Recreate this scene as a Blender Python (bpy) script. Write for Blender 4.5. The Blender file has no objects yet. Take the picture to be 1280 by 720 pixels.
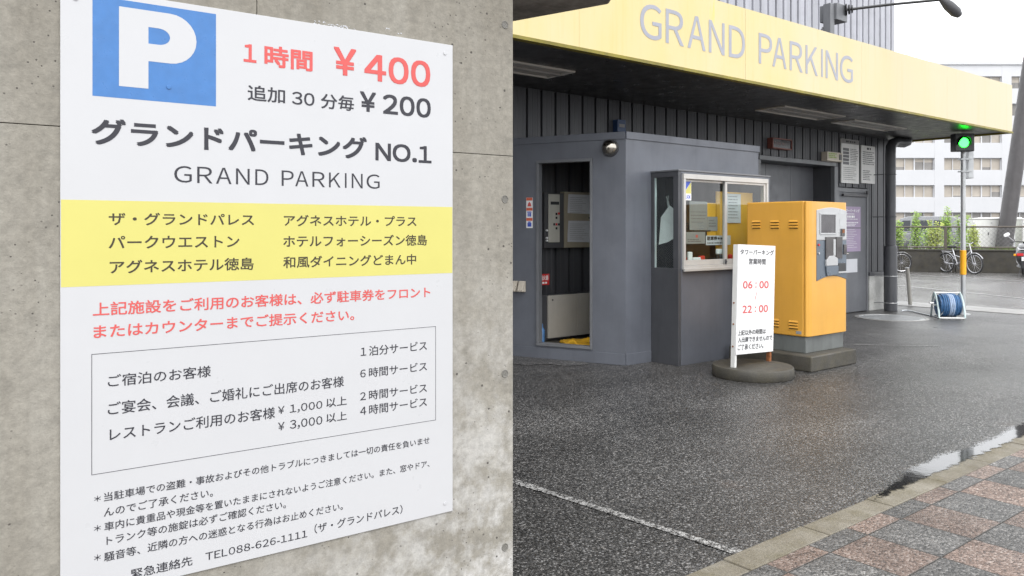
import bpy, bmesh, math, random
from mathutils import Vector, Matrix
random.seed(7)
sc = bpy.context.scene
COL = sc.collection

# ------------------------------------------------------------------ camera
cam_d = bpy.data.cameras.new('camera')
cam_d.sensor_width = 36.0
cam_d.lens = 28.125
cam_d.shift_y = -73.0 / 1280.0
cam_d.clip_start = 0.05
cam_d.clip_end = 2000
cam = bpy.data.objects.new('camera', cam_d)
COL.objects.link(cam)
cam.location = (0, 0, 1.4)
cam.rotation_euler = (math.radians(90), 0, math.radians(-38.6))
sc.camera = cam

# ------------------------------------------------------------------ overcast sky, soft sun, exposure
SUN_EL, SUN_AZ = 58.0, 205.0        # azimuth measured clockwise from +Y
w = bpy.data.worlds.new('World')
sc.world = w
w.use_nodes = True
nt = w.node_tree
bg = nt.nodes['Background']
sky = nt.nodes.new('ShaderNodeTexSky')
sky.sky_type = 'NISHITA'
sky.sun_disc = False
sky.sun_elevation = math.radians(SUN_EL)
sky.sun_rotation = math.radians(SUN_AZ)
sky.air_density = 1.0
sky.dust_density = 1.0
sky.ozone_density = 1.0
hs = nt.nodes.new('ShaderNodeHueSaturation')
hs.inputs['Saturation'].default_value = 0.12
nt.links.new(sky.outputs['Color'], hs.inputs['Color'])
cloud = nt.nodes.new('ShaderNodeMix')          # even overcast layer over the clear sky
cloud.data_type = 'RGBA'
cloud.inputs[0].default_value = 0.8
cloud.inputs[7].default_value = (9.0, 9.15, 9.4, 1)
nt.links.new(hs.outputs['Color'], cloud.inputs[6])
nt.links.new(cloud.outputs[2], bg.inputs['Color'])
bg.inputs['Strength'].default_value = 0.13
sun_d = bpy.data.lights.new('sun', 'SUN')
sun_d.energy = 0.9
sun_d.angle = math.radians(40)
sun_d.color = (1.0, 0.97, 0.93)
sun = bpy.data.objects.new('sun', sun_d)
COL.objects.link(sun)
sd = Vector((math.sin(math.radians(SUN_AZ)) * math.cos(math.radians(SUN_EL)),
             math.cos(math.radians(SUN_AZ)) * math.cos(math.radians(SUN_EL)),
             math.sin(math.radians(SUN_EL))))
sun.rotation_euler = sd.to_track_quat('Z', 'Y').to_euler()
sc.view_settings.view_transform = 'Standard'
sc.view_settings.look = 'None'
sc.view_settings.exposure = 1.1
sc.view_settings.gamma = 1.0
sc.view_settings.use_curve_mapping = False

# ------------------------------------------------------------------ helpers
class Geo:
    """collects shapes into one bmesh, linked as one mesh object"""
    def __init__(self, M=None):
        self.bm = bmesh.new()
        self.M = M or Matrix.Identity(4)
        self.mi = 0
    def v(self, p):
        return self.bm.verts.new(self.M @ Vector(p))
    def face(self, vs):
        try:
            f = self.bm.faces.new(vs)
            f.material_index = self.mi
            return f
        except ValueError:
            return None
    def quad(self, *pts):
        return self.face([self.v(p) for p in pts])
    def box(self, x0, x1, y0, y1, z0, z1):
        c = [self.v((x, y, z)) for z in (z0, z1) for y in (y0, y1) for x in (x0, x1)]
        for f in ((0, 2, 3, 1), (4, 5, 7, 6), (0, 1, 5, 4), (2, 6, 7, 3), (0, 4, 6, 2), (1, 3, 7, 5)):
            self.face([c[i] for i in f])
        return self
    def prism(self, poly, a0, a1, axis='z'):
        def P(p, a):
            return {'z': (p[0], p[1], a), 'y': (p[0], a, p[1]), 'x': (a, p[0], p[1])}[axis]
        A = [self.v(P(p, a0)) for p in poly]
        B = [self.v(P(p, a1)) for p in poly]
        n = len(poly)
        self.face(A[::-1]); self.face(B)
        for i in range(n):
            self.face([A[i], A[(i + 1) % n], B[(i + 1) % n], B[i]])
        return self
    def tube(self, pts, r, n=10, closed=False, caps=True):
        pts = [Vector(p) for p in pts]
        N = len(pts)
        rs = r if isinstance(r, (list, tuple)) else [r] * N
        rings = []
        up = None
        for i, p in enumerate(pts):
            if closed:
                t = pts[(i + 1) % N] - pts[i - 1]
            else:
                t = pts[min(i + 1, N - 1)] - pts[max(i - 1, 0)]
            t.normalize()
            if up is None:
                up = Vector((0, 0, 1)) if abs(t.z) < 0.9 else Vector((1, 0, 0))
            a = t.cross(up); a.normalize()
            b = a.cross(t)
            up = b
            rings.append([self.v(p + (a * math.cos(2 * math.pi * k / n) + b * math.sin(2 * math.pi * k / n)) * rs[i]) for k in range(n)])
        for i in range(N if closed else N - 1):
            A, B = rings[i], rings[(i + 1) % N]
            for k in range(n):
                self.face([A[k], A[(k + 1) % n], B[(k + 1) % n], B[k]])
        if caps and not closed:
            self.face(rings[0][::-1]); self.face(rings[-1])
        return self
    def ring(self, c, axis, R, r, n=32, m=8, a0=0.0, a1=None):
        c = Vector(c); ax = Vector(axis).normalized()
        e1 = ax.orthogonal().normalized()
        if abs(ax.z) < 0.9:
            e1 = Vector((0, 0, 1)).cross(ax).normalized()
        e2 = ax.cross(e1)
        if a1 is None:
            pts = [c + (e1 * math.cos(2 * math.pi * i / n) + e2 * math.sin(2 * math.pi * i / n)) * R for i in range(n)]
            return self.tube(pts, r, m, closed=True)
        pts = [c + (e1 * math.cos(a0 + (a1 - a0) * i / n) + e2 * math.sin(a0 + (a1 - a0) * i / n)) * R for i in range(n + 1)]
        return self.tube(pts, r, m)
    def lathe(self, prof, c=(0, 0, 0), n=32):
        rings = []
        for (r, z) in prof:
            rings.append([self.v((c[0] + r * math.cos(2 * math.pi * k / n), c[1] + r * math.sin(2 * math.pi * k / n), c[2] + z)) for k in range(n)])
        for A, B in zip(rings, rings[1:]):
            for k in range(n):
                self.face([A[k], A[(k + 1) % n], B[(k + 1) % n], B[k]])
        self.face(rings[0][::-1]); self.face(rings[-1])
        return self
    def build(self, name, mat, parent=None, bevel=0.0, smooth=False, segs=2):
        me = bpy.data.meshes.new(name)
        bmesh.ops.recalc_face_normals(self.bm, faces=self.bm.faces[:])
        self.bm.to_mesh(me); self.bm.free()
        for m in (mat if isinstance(mat, (list, tuple)) else [mat]):
            me.materials.append(m)
        if smooth:
            me.polygons.foreach_set('use_smooth', [True] * len(me.polygons))
        o = bpy.data.objects.new(name, me)
        COL.objects.link(o)
        if parent is not None:
            o.parent = parent
        if bevel:
            b = o.modifiers.new('bevel', 'BEVEL')
            b.width = bevel; b.segments = segs; b.limit_method = 'ANGLE'; b.angle_limit = math.radians(40)
            b.harden_normals = False
        if smooth and not bevel:
            me.set_sharp_from_angle(angle=math.radians(40))
        return o

def tag(o, label=None, cat=None, group=None, kind=None):
    if label: o['label'] = label
    if cat: o['category'] = cat
    if group: o['group'] = group
    if kind: o['kind'] = kind
    return o

def thing(name, label, cat, loc=(0, 0, 0), rz=0.0, group=None, ry=0.0):
    o = bpy.data.objects.new(name, None)
    o.empty_display_size = 0.1
    COL.objects.link(o)
    o.location = loc
    o.rotation_euler = (0, ry, rz)
    return tag(o, label, cat, group)

def copy_tree(o, parent=None):
    c = o.copy(); COL.objects.link(c); c.parent = parent
    for ch in list(o.children):
        copy_tree(ch, c)
    return c

# lettering: the built-in font, turned into a flat mesh and fitted into a box
def text_into(g, body, x0, x1, z0, z1, y=0.0, bold=0.0, res=3):
    """bold: stroke thickening in metres, by layering slightly shifted copies"""
    cu = bpy.data.curves.new('lettering', 'FONT')
    cu.body = body
    cu.resolution_u = res
    ob = bpy.data.objects.new('lettering', cu)
    me = ob.to_mesh()
    co = [v.co.copy() for v in me.vertices]
    if co:
        ax0 = min(c.x for c in co); ax1 = max(c.x for c in co)
        ay0 = min(c.y for c in co); ay1 = max(c.y for c in co)
        b = max(bold, 0.0)
        sx = (x1 - x0 - 2 * b) / max(ax1 - ax0, 1e-6); sz = (z1 - z0 - 2 * b) / max(ay1 - ay0, 1e-6)
        if b > 0:
            shifts = [(-b, -b), (b, b), (-b, b), (b, -b)]
            if b > .0018: shifts += [(0, b), (0, -b), (b, 0), (-b, 0), (0, 0)]
        else:
            shifts = [(0, 0)]
        for k, (dx, dz) in enumerate(shifts):
            vs = [g.v((x0 + b + dx + (c.x - ax0) * sx, y - k * .00004, z0 + b + dz + (c.y - ay0) * sz)) for c in co]
            for p in me.polygons:
                g.face([vs[i] for i in p.vertices])
    ob.to_mesh_clear()
    bpy.data.objects.remove(ob); bpy.data.curves.remove(cu)
    return g

FULL = {c: chr(ord(c) + 0xFEE0) for c in '0123456789.,ABCDEFGHJKLMNOPQRSTUVWXYZ'}
def tight_into(g, body, x0, x1, z0, z1, y=0.0, bold=0.0, res=3, gap=.11):
    """figures and capitals set glyph by glyph, closely spaced"""
    cells = []
    for ch in body:
        if ch == ' ':
            cells.append((None, .35, 0, 0, 0)); continue
        cu = bpy.data.curves.new('lettering', 'FONT'); cu.body = FULL.get(ch, ch); cu.resolution_u = res
        ob = bpy.data.objects.new('lettering', cu); me = ob.to_mesh()
        co = [v.co.copy() for v in me.vertices]; fs = [list(p.vertices) for p in me.polygons]
        ob.to_mesh_clear(); bpy.data.objects.remove(ob); bpy.data.curves.remove(cu)
        a0 = min(c.x for c in co); a1 = max(c.x for c in co)
        cells.append(((co, fs), a1 - a0, a0, min(c.y for c in co), max(c.y for c in co)))
    tot = sum(c[1] for c in cells) + gap * (len(cells) - 1)
    lo = min(c[3] for c in cells if c[0]); hi = max(c[4] for c in cells if c[0])
    b = bold
    sx = (x1 - x0 - 2 * b) / tot; sz = (z1 - z0 - 2 * b) / (hi - lo)
    shifts = [(0, 0)] if b <= 0 else [(-b, -b), (b, b), (-b, b), (b, -b)] + ([(0, b), (0, -b), (b, 0), (-b, 0), (0, 0)] if b > .0018 else [])
    pen = 0.0
    for dat, w_, a0, _, _ in cells:
        if dat:
            for k, (dx, dz) in enumerate(shifts):
                vs = [g.v((x0 + b + dx + (pen + c.x - a0) * sx, y - k * .00004, z0 + b + dz + (c.y - lo) * sz)) for c in dat[0]]
                for f in dat[1]: g.face([vs[i] for i in f])
        pen += w_ + gap
    return g

# ------------------------------------------------------------------ materials
class NB:
    """small node builder around a Principled shader"""
    def __init__(self, name):
        self.m = bpy.data.materials.new(name)
        self.m.use_nodes = True
        self.t = self.m.node_tree
        self.b = self.t.nodes['Principled BSDF']
        self.out = self.t.nodes['Material Output']
        self.co = self.n('ShaderNodeTexCoord').outputs['Object']
    def n(self, kind, **kw):
        nd = self.t.nodes.new(kind)
        for k, val in kw.items():
            if isinstance(val, (int, float, str, bool)) and hasattr(nd, k):
                setattr(nd, k, val)
        return nd
    def l(self, a, b):
        self.t.links.new(a, b)
    def map(self, scale=(1, 1, 1), loc=(0, 0, 0)):
        m = self.n('ShaderNodeMapping')
        m.inputs['Scale'].default_value = scale
        m.inputs['Location'].default_value = loc
        self.l(self.co, m.inputs['Vector'])
        return m.outputs['Vector']
    def noise(self, scale, detail=4, rough=0.6, vec=None):
        t = self.n('ShaderNodeTexNoise')
        t.inputs['Scale'].default_value = scale
        t.inputs['Detail'].default_value = detail
        t.inputs['Roughness'].default_value = rough
        self.l(vec if vec is not None else self.co, t.inputs['Vector'])
        return t.outputs['Fac']
    def voro(self, scale, out='Distance', feature='F1', vec=None):
        t = self.n('ShaderNodeTexVoronoi')
        t.feature = feature
        t.inputs['Scale'].default_value = scale
        self.l(vec if vec is not None else self.co, t.inputs['Vector'])
        return t.outputs[out]
    def ramp(self, fac, stops):
        r = self.n('ShaderNodeValToRGB')
        e = r.color_ramp.elements
        while len(e) < len(stops): e.new(0.5)
        for i, (p, c) in enumerate(stops):
            e[i].position = p
            e[i].color = (c, c, c, 1) if isinstance(c, (int, float)) else (*c, 1)
        self.l(fac, r.inputs['Fac'])
        return r.outputs['Color']
    def mix(self, fac, a, b, mode='MIX'):
        x = self.n('ShaderNodeMix')
        x.data_type = 'RGBA'; x.blend_type = mode
        for k, val in ((0, fac), (6, a), (7, b)):
            s = x.inputs[k]
            if isinstance(val, (int, float)):
                s.default_value = val if k == 0 else (val, val, val, 1)
            elif isinstance(val, tuple):
                s.default_value = (*val, 1)
            else:
                self.l(val, s)
        return x.outputs[2]
    def math(self, op, a, b=0.0, c=None):
        x = self.n('ShaderNodeMath'); x.operation = op
        for s, val in zip(x.inputs, (a, b, c)):
            if val is None: continue
            if isinstance(val, (int, float)): s.default_value = val
            else: self.l(val, s)
        return x.outputs[0]
    def bump(self, height, strength=0.3, dist=0.01):
        x = self.n('ShaderNodeBump')
        x.inputs['Strength'].default_value = strength
        x.inputs['Distance'].default_value = dist
        self.l(height, x.inputs['Height'])
        self.l(x.outputs['Normal'], self.b.inputs['Normal'])
    def set(self, **kw):
        names = dict(col='Base Color', rough='Roughness', metal='Metallic', spec='Specular IOR Level', coat='Coat Weight', coatr='Coat Roughness', alpha='Alpha', ior='IOR')
        for k, val in kw.items():
            s = self.b.inputs[names[k]]
            if isinstance(val, (int, float)): s.default_value = val
            elif isinstance(val, tuple): s.default_value = (*val, 1)
            else: self.l(val, s)
        return self
    def xyz(self):
        s = self.n('ShaderNodeSeparateXYZ'); self.l(self.co, s.inputs[0]); return s.outputs

def hexcol(r, g, b):
    f = lambda v: (v / 255 / 12.92) if v / 255 <= .04045 else ((v / 255 + .055) / 1.055) ** 2.4
    return (f(r), f(g), f(b))

def paint(name, col, rough=0.5, metal=0.0, var=0.12, scale=3.0, bump=0.0, bscale=80.0, spec=0.5, dirt=0.0, coat=0.0):
    """painted or plain surface: gentle colour drift, faint vertical weathering, a little bump"""
    b = NB(name)
    n1 = b.noise(scale, 5)
    lo = tuple(c * (1 - var) for c in col); hi = tuple(min(1, c * (1 + var)) for c in col)
    c = b.ramp(n1, [(0.3, lo), (0.7, hi)])
    if dirt:
        st = b.noise(1.0, 6, 0.65, b.map((9, 9, 0.9)))
        c = b.mix(b.math('MULTIPLY', b.ramp(st, [(0.48, 0.0), (0.75, 1.0)]), dirt), c, tuple(x * 0.45 for x in col))
        c = b.mix(b.math('MULTIPLY', b.ramp(b.noise(14, 6, 0.7), [(0.55, 0.0), (0.8, 1.0)]), dirt * .6), c, tuple(x * 0.6 + .05 for x in col))
    r = b.ramp(b.noise(scale * 2.3, 4), [(0.3, max(0.02, rough - .1)), (0.7, min(1, rough + .1))])
    b.set(col=c, rough=r, metal=metal, spec=spec, coat=coat)
    if bump:
        b.bump(b.noise(bscale, 3), bump, 0.004)
    return b.m

def glass_mat(name, tint=(0.9, 0.94, 0.93), ior=1.5):
    b = NB(name)
    tr = b.n('ShaderNodeBsdfTransparent'); tr.inputs['Color'].default_value = (*tint, 1)
    gl = b.n('ShaderNodeBsdfGlossy'); gl.inputs['Roughness'].default_value = 0.02
    fr = b.n('ShaderNodeFresnel'); fr.inputs['IOR'].default_value = ior
    mx = b.n('ShaderNodeMixShader')
    smear = b.math('MULTIPLY_ADD', b.noise(6, 5, .7), 0.06, 0.0)
    geo = b.n('ShaderNodeNewGeometry')
    front = b.math('SUBTRACT', 1.0, geo.outputs['Backfacing'])
    b.l(b.math('MULTIPLY', b.math('ADD', fr.outputs[0], smear), front), mx.inputs[0]); b.l(tr.outputs[0], mx.inputs[1]); b.l(gl.outputs[0], mx.inputs[2])
    b.l(mx.outputs[0], b.out.inputs['Surface'])
    return b.m

def emit_mat(name, col, strength):
    b = NB(name)
    b.set(col=col, rough=.3)
    b.b.inputs['Emission Color'].default_value = (*col, 1)
    b.b.inputs['Emission Strength'].default_value = strength
    return b.m

def asphalt(name, paint_line=False, base=1.0, wet=0.0):
    b = NB(name)
    cell = b.voro(108, 'Color')
    sep = b.n('ShaderNodeSeparateColor'); b.l(cell, sep.inputs[0])
    stone = b.ramp(sep.outputs[0], [(0.0, 0.016 * base), (0.5, 0.044 * base), (0.82, 0.085 * base), (1.0, 0.20 * base)])
    warm = b.mix(b.math('MULTIPLY', sep.outputs[1], 0.5), stone, (1.0, 0.9, 0.8), 'MULTIPLY')
    big = b.ramp(b.noise(0.9, 6, 0.6), [(0.25, 0.66), (0.5, 0.95), (0.75, 1.28)])
    col = b.mix(1.0, warm, big, 'MULTIPLY')
    track = b.ramp(b.noise(1.0, 5, .6, b.map((.35, 1.6, 1), (2, 6, 0))), [(0.38, 0.80), (0.62, 1.08)])
    col = b.mix(1.0, col, track, 'MULTIPLY')
    gap = b.ramp(b.voro(108), [(0.35, 1.0), (0.75, 0.25)])
    col = b.mix(1.0, col, gap, 'MULTIPLY')
    fleck = b.ramp(b.voro(9.0), [(0.035, 1.0), (0.05, 0.0)])
    col = b.mix(b.math('MULTIPLY', fleck, .6), col, 0.4)
    rust = b.ramp(b.noise(2.3, 4, .5, b.map((1, 1, 1), (13, 5, 0))), [(0.66, 0.0), (0.8, 0.4)])
    col = b.mix(b.math('MULTIPLY', rust, b.noise(60, 2)), col, (0.14, 0.085, 0.06))
    rough = b.ramp(b.noise(0.7, 5, .6, b.map((1, 1, 1), (3, 1, 0))), [(0.3, 0.27 - wet), (0.7, 0.46 - wet)])
    h = b.math('MULTIPLY_ADD', b.voro(108), -1.0, b.math('MULTIPLY', b.noise(300, 2), 0.5))
    if paint_line:
        worn = b.math('MULTIPLY_ADD', b.noise(38, 5, .75), 1.0, b.math('MULTIPLY', b.voro(108), .25))
        mask = b.ramp(worn, [(0.52, 1.0), (0.70, 0.0)])
        col = b.mix(mask, col, (0.42, 0.415, 0.405))
    b.set(col=col, rough=rough, spec=0.55)
    b.bump(h, 0.5, 0.006)
    return b.m

def concrete_wall_mat():
    b = NB('fair_faced_concrete')
    n = b.noise(2.2, 8, 0.62)
    c = b.ramp(n, [(0.30, (0.235, 0.220, 0.187)), (0.55, (0.30, 0.284, 0.247)), (0.75, (0.36, 0.346, 0.31))])
    streak = b.noise(1.0, 6, .65, b.map((14, 14, 0.8)))
    c = b.mix(b.ramp(streak, [(0.35, 0.0), (0.72, 0.45)]), c, (0.20, 0.183, 0.15))
    # rusty brown drift towards the top, pale lime bloom towards the foot
    x, y, z = b.xyz()
    up = b.n('ShaderNodeMapRange'); up.inputs['From Min'].default_value = 1.5; up.inputs['From Max'].default_value = 2.3
    b.l(z, up.inputs['Value'])
    c = b.mix(b.math('MULTIPLY', up.outputs[0], b.ramp(b.noise(3.1, 5, .6, b.map((3, 3, .6))), [(0.4, 0.0), (0.7, 0.6)])), c, (0.17, 0.152, 0.12))
    dn = b.n('ShaderNodeMapRange'); dn.inputs['From Min'].default_value = 1.35; dn.inputs['From Max'].default_value = 0.3
    b.l(z, dn.inputs['Value'])
    rt = b.n('ShaderNodeMapRange'); rt.inputs['From Min'].default_value = 0.5; rt.inputs['From Max'].default_value = 1.45
    b.l(x, rt.inputs['Value'])
    bloom = b.ramp(b.noise(7, 7, .68), [(0.42, 0.0), (0.58, 0.95)])
    c = b.mix(b.math('MULTIPLY', b.math('MULTIPLY', bloom, dn.outputs[0]), rt.outputs[0]), c, (0.56, 0.555, 0.54))
    fine = b.ramp(b.noise(45, 6, .75), [(0.35, 0.80), (0.65, 1.12)])
    c = b.mix(1.0, c, fine, 'MULTIPLY')
    blotch = b.ramp(b.noise(11, 6, .7, b.map((1, 1, 1.4), (4, 2, 9))), [(0.54, 0.0), (0.70, 0.65)])
    c = b.mix(blotch, c, (0.18, 0.17, 0.147))
    # air holes of two sizes
    hole1 = b.ramp(b.voro(24), [(0.065, 1.0), (0.10, 0.0)])
    sel = b.ramp(b.noise(8, 2), [(0.5, 0.0), (0.54, 1.0)])
    hole2 = b.ramp(b.voro(60, vec=b.map((1, 1, 1), (2, 7, 3))), [(0.085, 1.0), (0.14, 0.0)])
    sel2 = b.ramp(b.noise(5, 3, .6, b.map((1, 1, 1), (8, 1, 1))), [(0.5, 0.0), (0.56, 1.0)])
    holes = b.math('MAXIMUM', b.math('MULTIPLY', hole1, sel), b.math('MULTIPLY', hole2, sel2))
    c = b.mix(b.math('MULTIPLY', holes, .85), c, (0.055, 0.05, 0.045))
    b.set(col=c, rough=0.85, spec=0.3)
    b.bump(b.math('MULTIPLY_ADD', holes, -1.5, b.math('ADD', b.noise(30, 6, .7), b.math('MULTIPLY', b.noise(160, 3), .4))), 0.35, 0.006)
    return b.m

def rough_concrete(name, lo, hi, dark=0.5, moss=0.0, rough=0.8, speck=90):
    b = NB(name)
    c = b.ramp(b.noise(4, 8, .65), [(0.3, lo), (0.7, hi)])
    c = b.mix(b.ramp(b.noise(1.7, 6, .7), [(0.5, 0.0), (0.72, dark)]), c, tuple(x * .35 for x in lo))
    if moss:
        c = b.mix(b.ramp(b.noise(6, 6, .7, b.map((1, 1, 1), (3, 3, 3))), [(0.45, 0.0), (0.7, moss)]), c, (0.10, 0.085, 0.04))
    sp = b.ramp(b.noise(speck, 4, .7), [(0.3, 0.7), (0.7, 1.2)])
    c = b.mix(1.0, c, sp, 'MULTIPLY')
    b.set(col=c, rough=b.ramp(b.noise(3, 4), [(0.35, rough - .3), (0.7, rough)]), spec=.5)
    b.bump(b.noise(speck, 5, .7), .5, .004)
    return b.m

def paving_mat():
    b = NB('granular_paving_tiles')
    x, y, z = b.xyz()
    P = 0.318
    u = b.math('DIVIDE', b.math('ADD', x, 100 * P - 3.51), P)
    v = b.math('DIVIDE', b.math('ADD', y, 100 * P - 1.822), P)
    iu, iv = b.math('FLOOR', u), b.math('FLOOR', v)
    fu, fv = b.math('FRACT', u), b.math('FRACT', v)
    par = b.math('MODULO', b.math('ADD', iu, iv), 2.0)
    ids = b.n('ShaderNodeCombineXYZ'); b.l(iu, ids.inputs[0]); b.l(iv, ids.inputs[1])
    wn = b.n('ShaderNodeTexWhiteNoise'); b.l(ids.outputs[0], wn.inputs['Vector'])
    grain = b.voro(115, 'Color')
    sep = b.n('ShaderNodeSeparateColor'); b.l(grain, sep.inputs[0])
    pink = b.ramp(sep.outputs[0], [(0.0, (0.05, 0.036, 0.03)), (0.4, (0.145, 0.10, 0.08)), (0.8, (0.22, 0.16, 0.132)), (1.0, (0.32, 0.27, 0.24))])
    grey = b.ramp(sep.outputs[0], [(0.0, (0.03, 0.03, 0.03)), (0.45, (0.083, 0.080, 0.077)), (0.85, (0.14, 0.135, 0.129)), (1.0, (0.26, 0.25, 0.24))])
    c = b.mix(par, pink, grey)
    c = b.mix(1.0, c, b.ramp(wn.outputs['Value'], [(0.0, 0.78), (1.0, 1.15)]), 'MULTIPLY')
    c = b.mix(1.0, c, b.ramp(b.noise(3.2, 6, .65), [(0.3, 0.7), (0.7, 1.15)]), 'MULTIPLY')
    def edge(f):
        return b.math('MINIMUM', f, b.math('SUBTRACT', 1.0, f))
    jit = b.math('MULTIPLY', b.math('SUBTRACT', b.noise(50, 3), .5), .012)
    e = b.math('ADD', b.math('MINIMUM', edge(fu), edge(fv)), jit)
    joint = b.ramp(e, [(0.007, 1.0), (0.014, 0.0)])
    c = b.mix(b.math('MULTIPLY', joint, .9), c, (0.035, 0.033, 0.03))
    b.set(col=c, rough=b.ramp(b.noise(2.5, 4), [(0.35, 0.38), (0.65, 0.62)]), spec=.5)
    h = b.math('SUBTRACT', b.math('MULTIPLY', b.voro(115), -.6), b.math('MULTIPLY', joint, 1.5))
    b.bump(h, .7, .006)
    return b.m

def fascia_mat():
    b = NB('faded_yellow_fascia_with_glare')
    c = b.ramp(b.noise(1.0, 5, .6, b.map((1.1, 1, 0.35))), [(0.28, (0.62, 0.51, 0.22)), (0.6, (0.62, 0.53, 0.31)), (0.8, (0.61, 0.54, 0.37))])
    x, y, z = b.xyz()
    right = b.n('ShaderNodeMapRange'); right.inputs['From Min'].default_value = 8.0; right.inputs['From Max'].default_value = 12.5
    b.l(x, right.inputs['Value'])
    c = b.mix(b.math('MULTIPLY', right.outputs[0], .65), c, (0.56, 0.50, 0.385))  # paler towards the right: sky glare painted into the colour
    st = b.noise(1.0, 5, .7, b.map((16, 1, 0.5)))
    c = b.mix(b.ramp(st, [(0.52, 0.0), (0.75, 0.28)]), c, (0.56, 0.42, 0.12))
    top = b.n('ShaderNodeMapRange'); top.inputs['From Min'].default_value = 3.35; top.inputs['From Max'].default_value = 3.8
    b.l(z, top.inputs['Value'])
    drip = b.ramp(b.noise(1.0, 4, .6, b.map((4.2, 1, 0.5), (1.3, 0, 0))), [(0.60, 0.0), (0.70, 1.0)])
    only = b.ramp(right.outputs[0], [(0.0, 1.0), (0.12, 0.0)])
    c = b.mix(b.math('MULTIPLY', b.math('MULTIPLY', drip, top.outputs[0]), only), c, (0.68, 0.55, 0.04))
    b.set(col=c, rough=.5, spec=.4)
    return b.m

def ribbed_mat(name, col):
    b = NB(name)
    st = b.noise(1.0, 6, .65, b.map((7, 7, .5)))
    c = b.ramp(st, [(0.3, tuple(x * .75 for x in col)), (0.7, tuple(x * 1.2 for x in col))])
    c = b.mix(b.ramp(b.noise(5, 6, .7), [(0.5, 0.0), (0.75, .35)]), c, tuple(x * .5 + .02 for x in col))
    b.set(col=c, rough=b.ramp(st, [(0.3, .38), (0.7, .58)]), spec=.5)
    return b.m

M = {}
M['asphalt'] = asphalt('wet_asphalt', base=1.68, wet=.0)
M['road'] = asphalt('far_road_asphalt', base=4.0, wet=.20)
M['dry'] = asphalt('dry_asphalt_patch', base=2.4)
M['line'] = asphalt('worn_white_line', paint_line=True, base=1.4)
M['concrete_wall'] = concrete_wall_mat()
M['plug'] = rough_concrete('grey_mortar_plug', (0.13, 0.125, 0.11), (0.19, 0.183, 0.165), dark=.5, speck=200)
M['soffit_concrete'] = rough_concrete('stained_soffit_concrete', (0.17, 0.155, 0.135), (0.30, 0.28, 0.25), dark=.7, speck=30)
M['kerb'] = rough_concrete('mossy_kerb_concrete', (0.14, 0.12, 0.085), (0.24, 0.22, 0.18), dark=.35, moss=.6, speck=110)
M['apron'] = rough_concrete('pale_wet_concrete', (0.22, 0.215, 0.205), (0.32, 0.315, 0.305), dark=.2, rough=.6)
M['dark_concrete'] = rough_concrete('damp_dark_concrete', (0.040, 0.037, 0.030), (0.078, 0.072, 0.060), dark=.5, moss=.3)
M['white_concrete'] = rough_concrete('peeling_white_concrete', (0.36, 0.36, 0.345), (0.55, 0.55, 0.53), dark=.5)
M['low_wall'] = rough_concrete('sooty_low_wall', (0.030, 0.027, 0.022), (0.06, 0.055, 0.046), dark=.6, moss=.3)
M['paving'] = paving_mat()
M['fascia'] = fascia_mat()
M['yellow_lip'] = paint('dark_yellow_lip', (0.20, 0.165, 0.012), .5, var=.3, dirt=.5)
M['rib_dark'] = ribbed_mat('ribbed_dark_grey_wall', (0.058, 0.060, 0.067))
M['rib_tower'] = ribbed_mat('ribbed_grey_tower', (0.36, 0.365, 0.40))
M['groove'] = paint('dark_groove', (0.02, 0.02, 0.022), .6)
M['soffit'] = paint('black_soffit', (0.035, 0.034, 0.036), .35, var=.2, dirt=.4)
M['door_grey'] = paint('grey_steel_door', (0.115, 0.12, 0.132), .42, var=.08, dirt=.25)
M['trim_grey'] = paint('grey_steel_trim', (0.14, 0.145, 0.155), .42, dirt=.25)
M['booth_front'] = paint('grey_booth_paint', (0.112, 0.121, 0.143), .42, var=.13, scale=2.2, dirt=.2, bump=.06, bscale=40)
M['booth_dark'] = paint('dark_grey_steel_and_bay_shade', (0.06, 0.062, 0.069), .42, var=.12, dirt=.3)
M['alu'] = paint('aluminium_frame', (0.52, 0.62, 0.62), .38, metal=.55, var=.06)
M['alu_white'] = paint('pale_window_frame', (0.47, 0.46, 0.44), .4, metal=.15, var=.08, dirt=.2)
M['steel'] = paint('galvanised_steel', (0.46, 0.47, 0.475), .4, metal=.6, var=.15, dirt=.25)
M['stainless'] = paint('stainless_steel', (0.42, 0.39, 0.34), .2, metal=1.0, var=.08)
M['black'] = paint('black_plastic', (0.02, 0.02, 0.022), .4)
M['dark_grey'] = paint('dark_grey_plastic', (0.06, 0.06, 0.065), .4)
M['white'] = paint('white_paint', (0.78, 0.78, 0.78), .4, var=.03)
M['white_dirty'] = paint('weathered_white_paint', (0.72, 0.72, 0.70), .45, var=.05, dirt=.25)
M['sign_white'] = paint('white_sign_board', (0.505, 0.51, 0.522), .35, var=.012, scale=5)
M['paper'] = paint('white_paper', (0.55, 0.56, 0.59), .7, var=.04)
M['paper_grey'] = paint('grey_paper', (0.24, 0.235, 0.23), .7, var=.06)
M['ink'] = paint('charcoal_lettering', hexcol(42, 42, 50), .5, var=.06)
M['ink_brown'] = paint('dark_olive_lettering', hexcol(56, 48, 32), .5, var=.06)
M['ink_red'] = paint('coral_red_lettering', (0.57, 0.085, 0.078), .5, var=.05)
M['ink_black'] = paint('black_lettering', (0.025, 0.025, 0.03), .5)
M['band_yellow'] = paint('pale_yellow_band', (0.56, 0.52, 0.145), .4, var=.03, scale=4)
M['blue'] = paint('blue_sign_paint', (0.045, 0.165, 0.42), .35, var=.07, scale=30)
M['fascia_letters'] = paint('grey_lilac_letters', (0.31, 0.32, 0.37), .4, var=.06)
M['machine'] = paint('amber_yellow_machine_paint', (0.64, 0.33, 0.05), .38, var=.05, scale=2, dirt=.12, coat=.1)
M['machine_slot'] = paint('louvre_shadow_gap', (0.10, 0.055, 0.01), .6)
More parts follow.
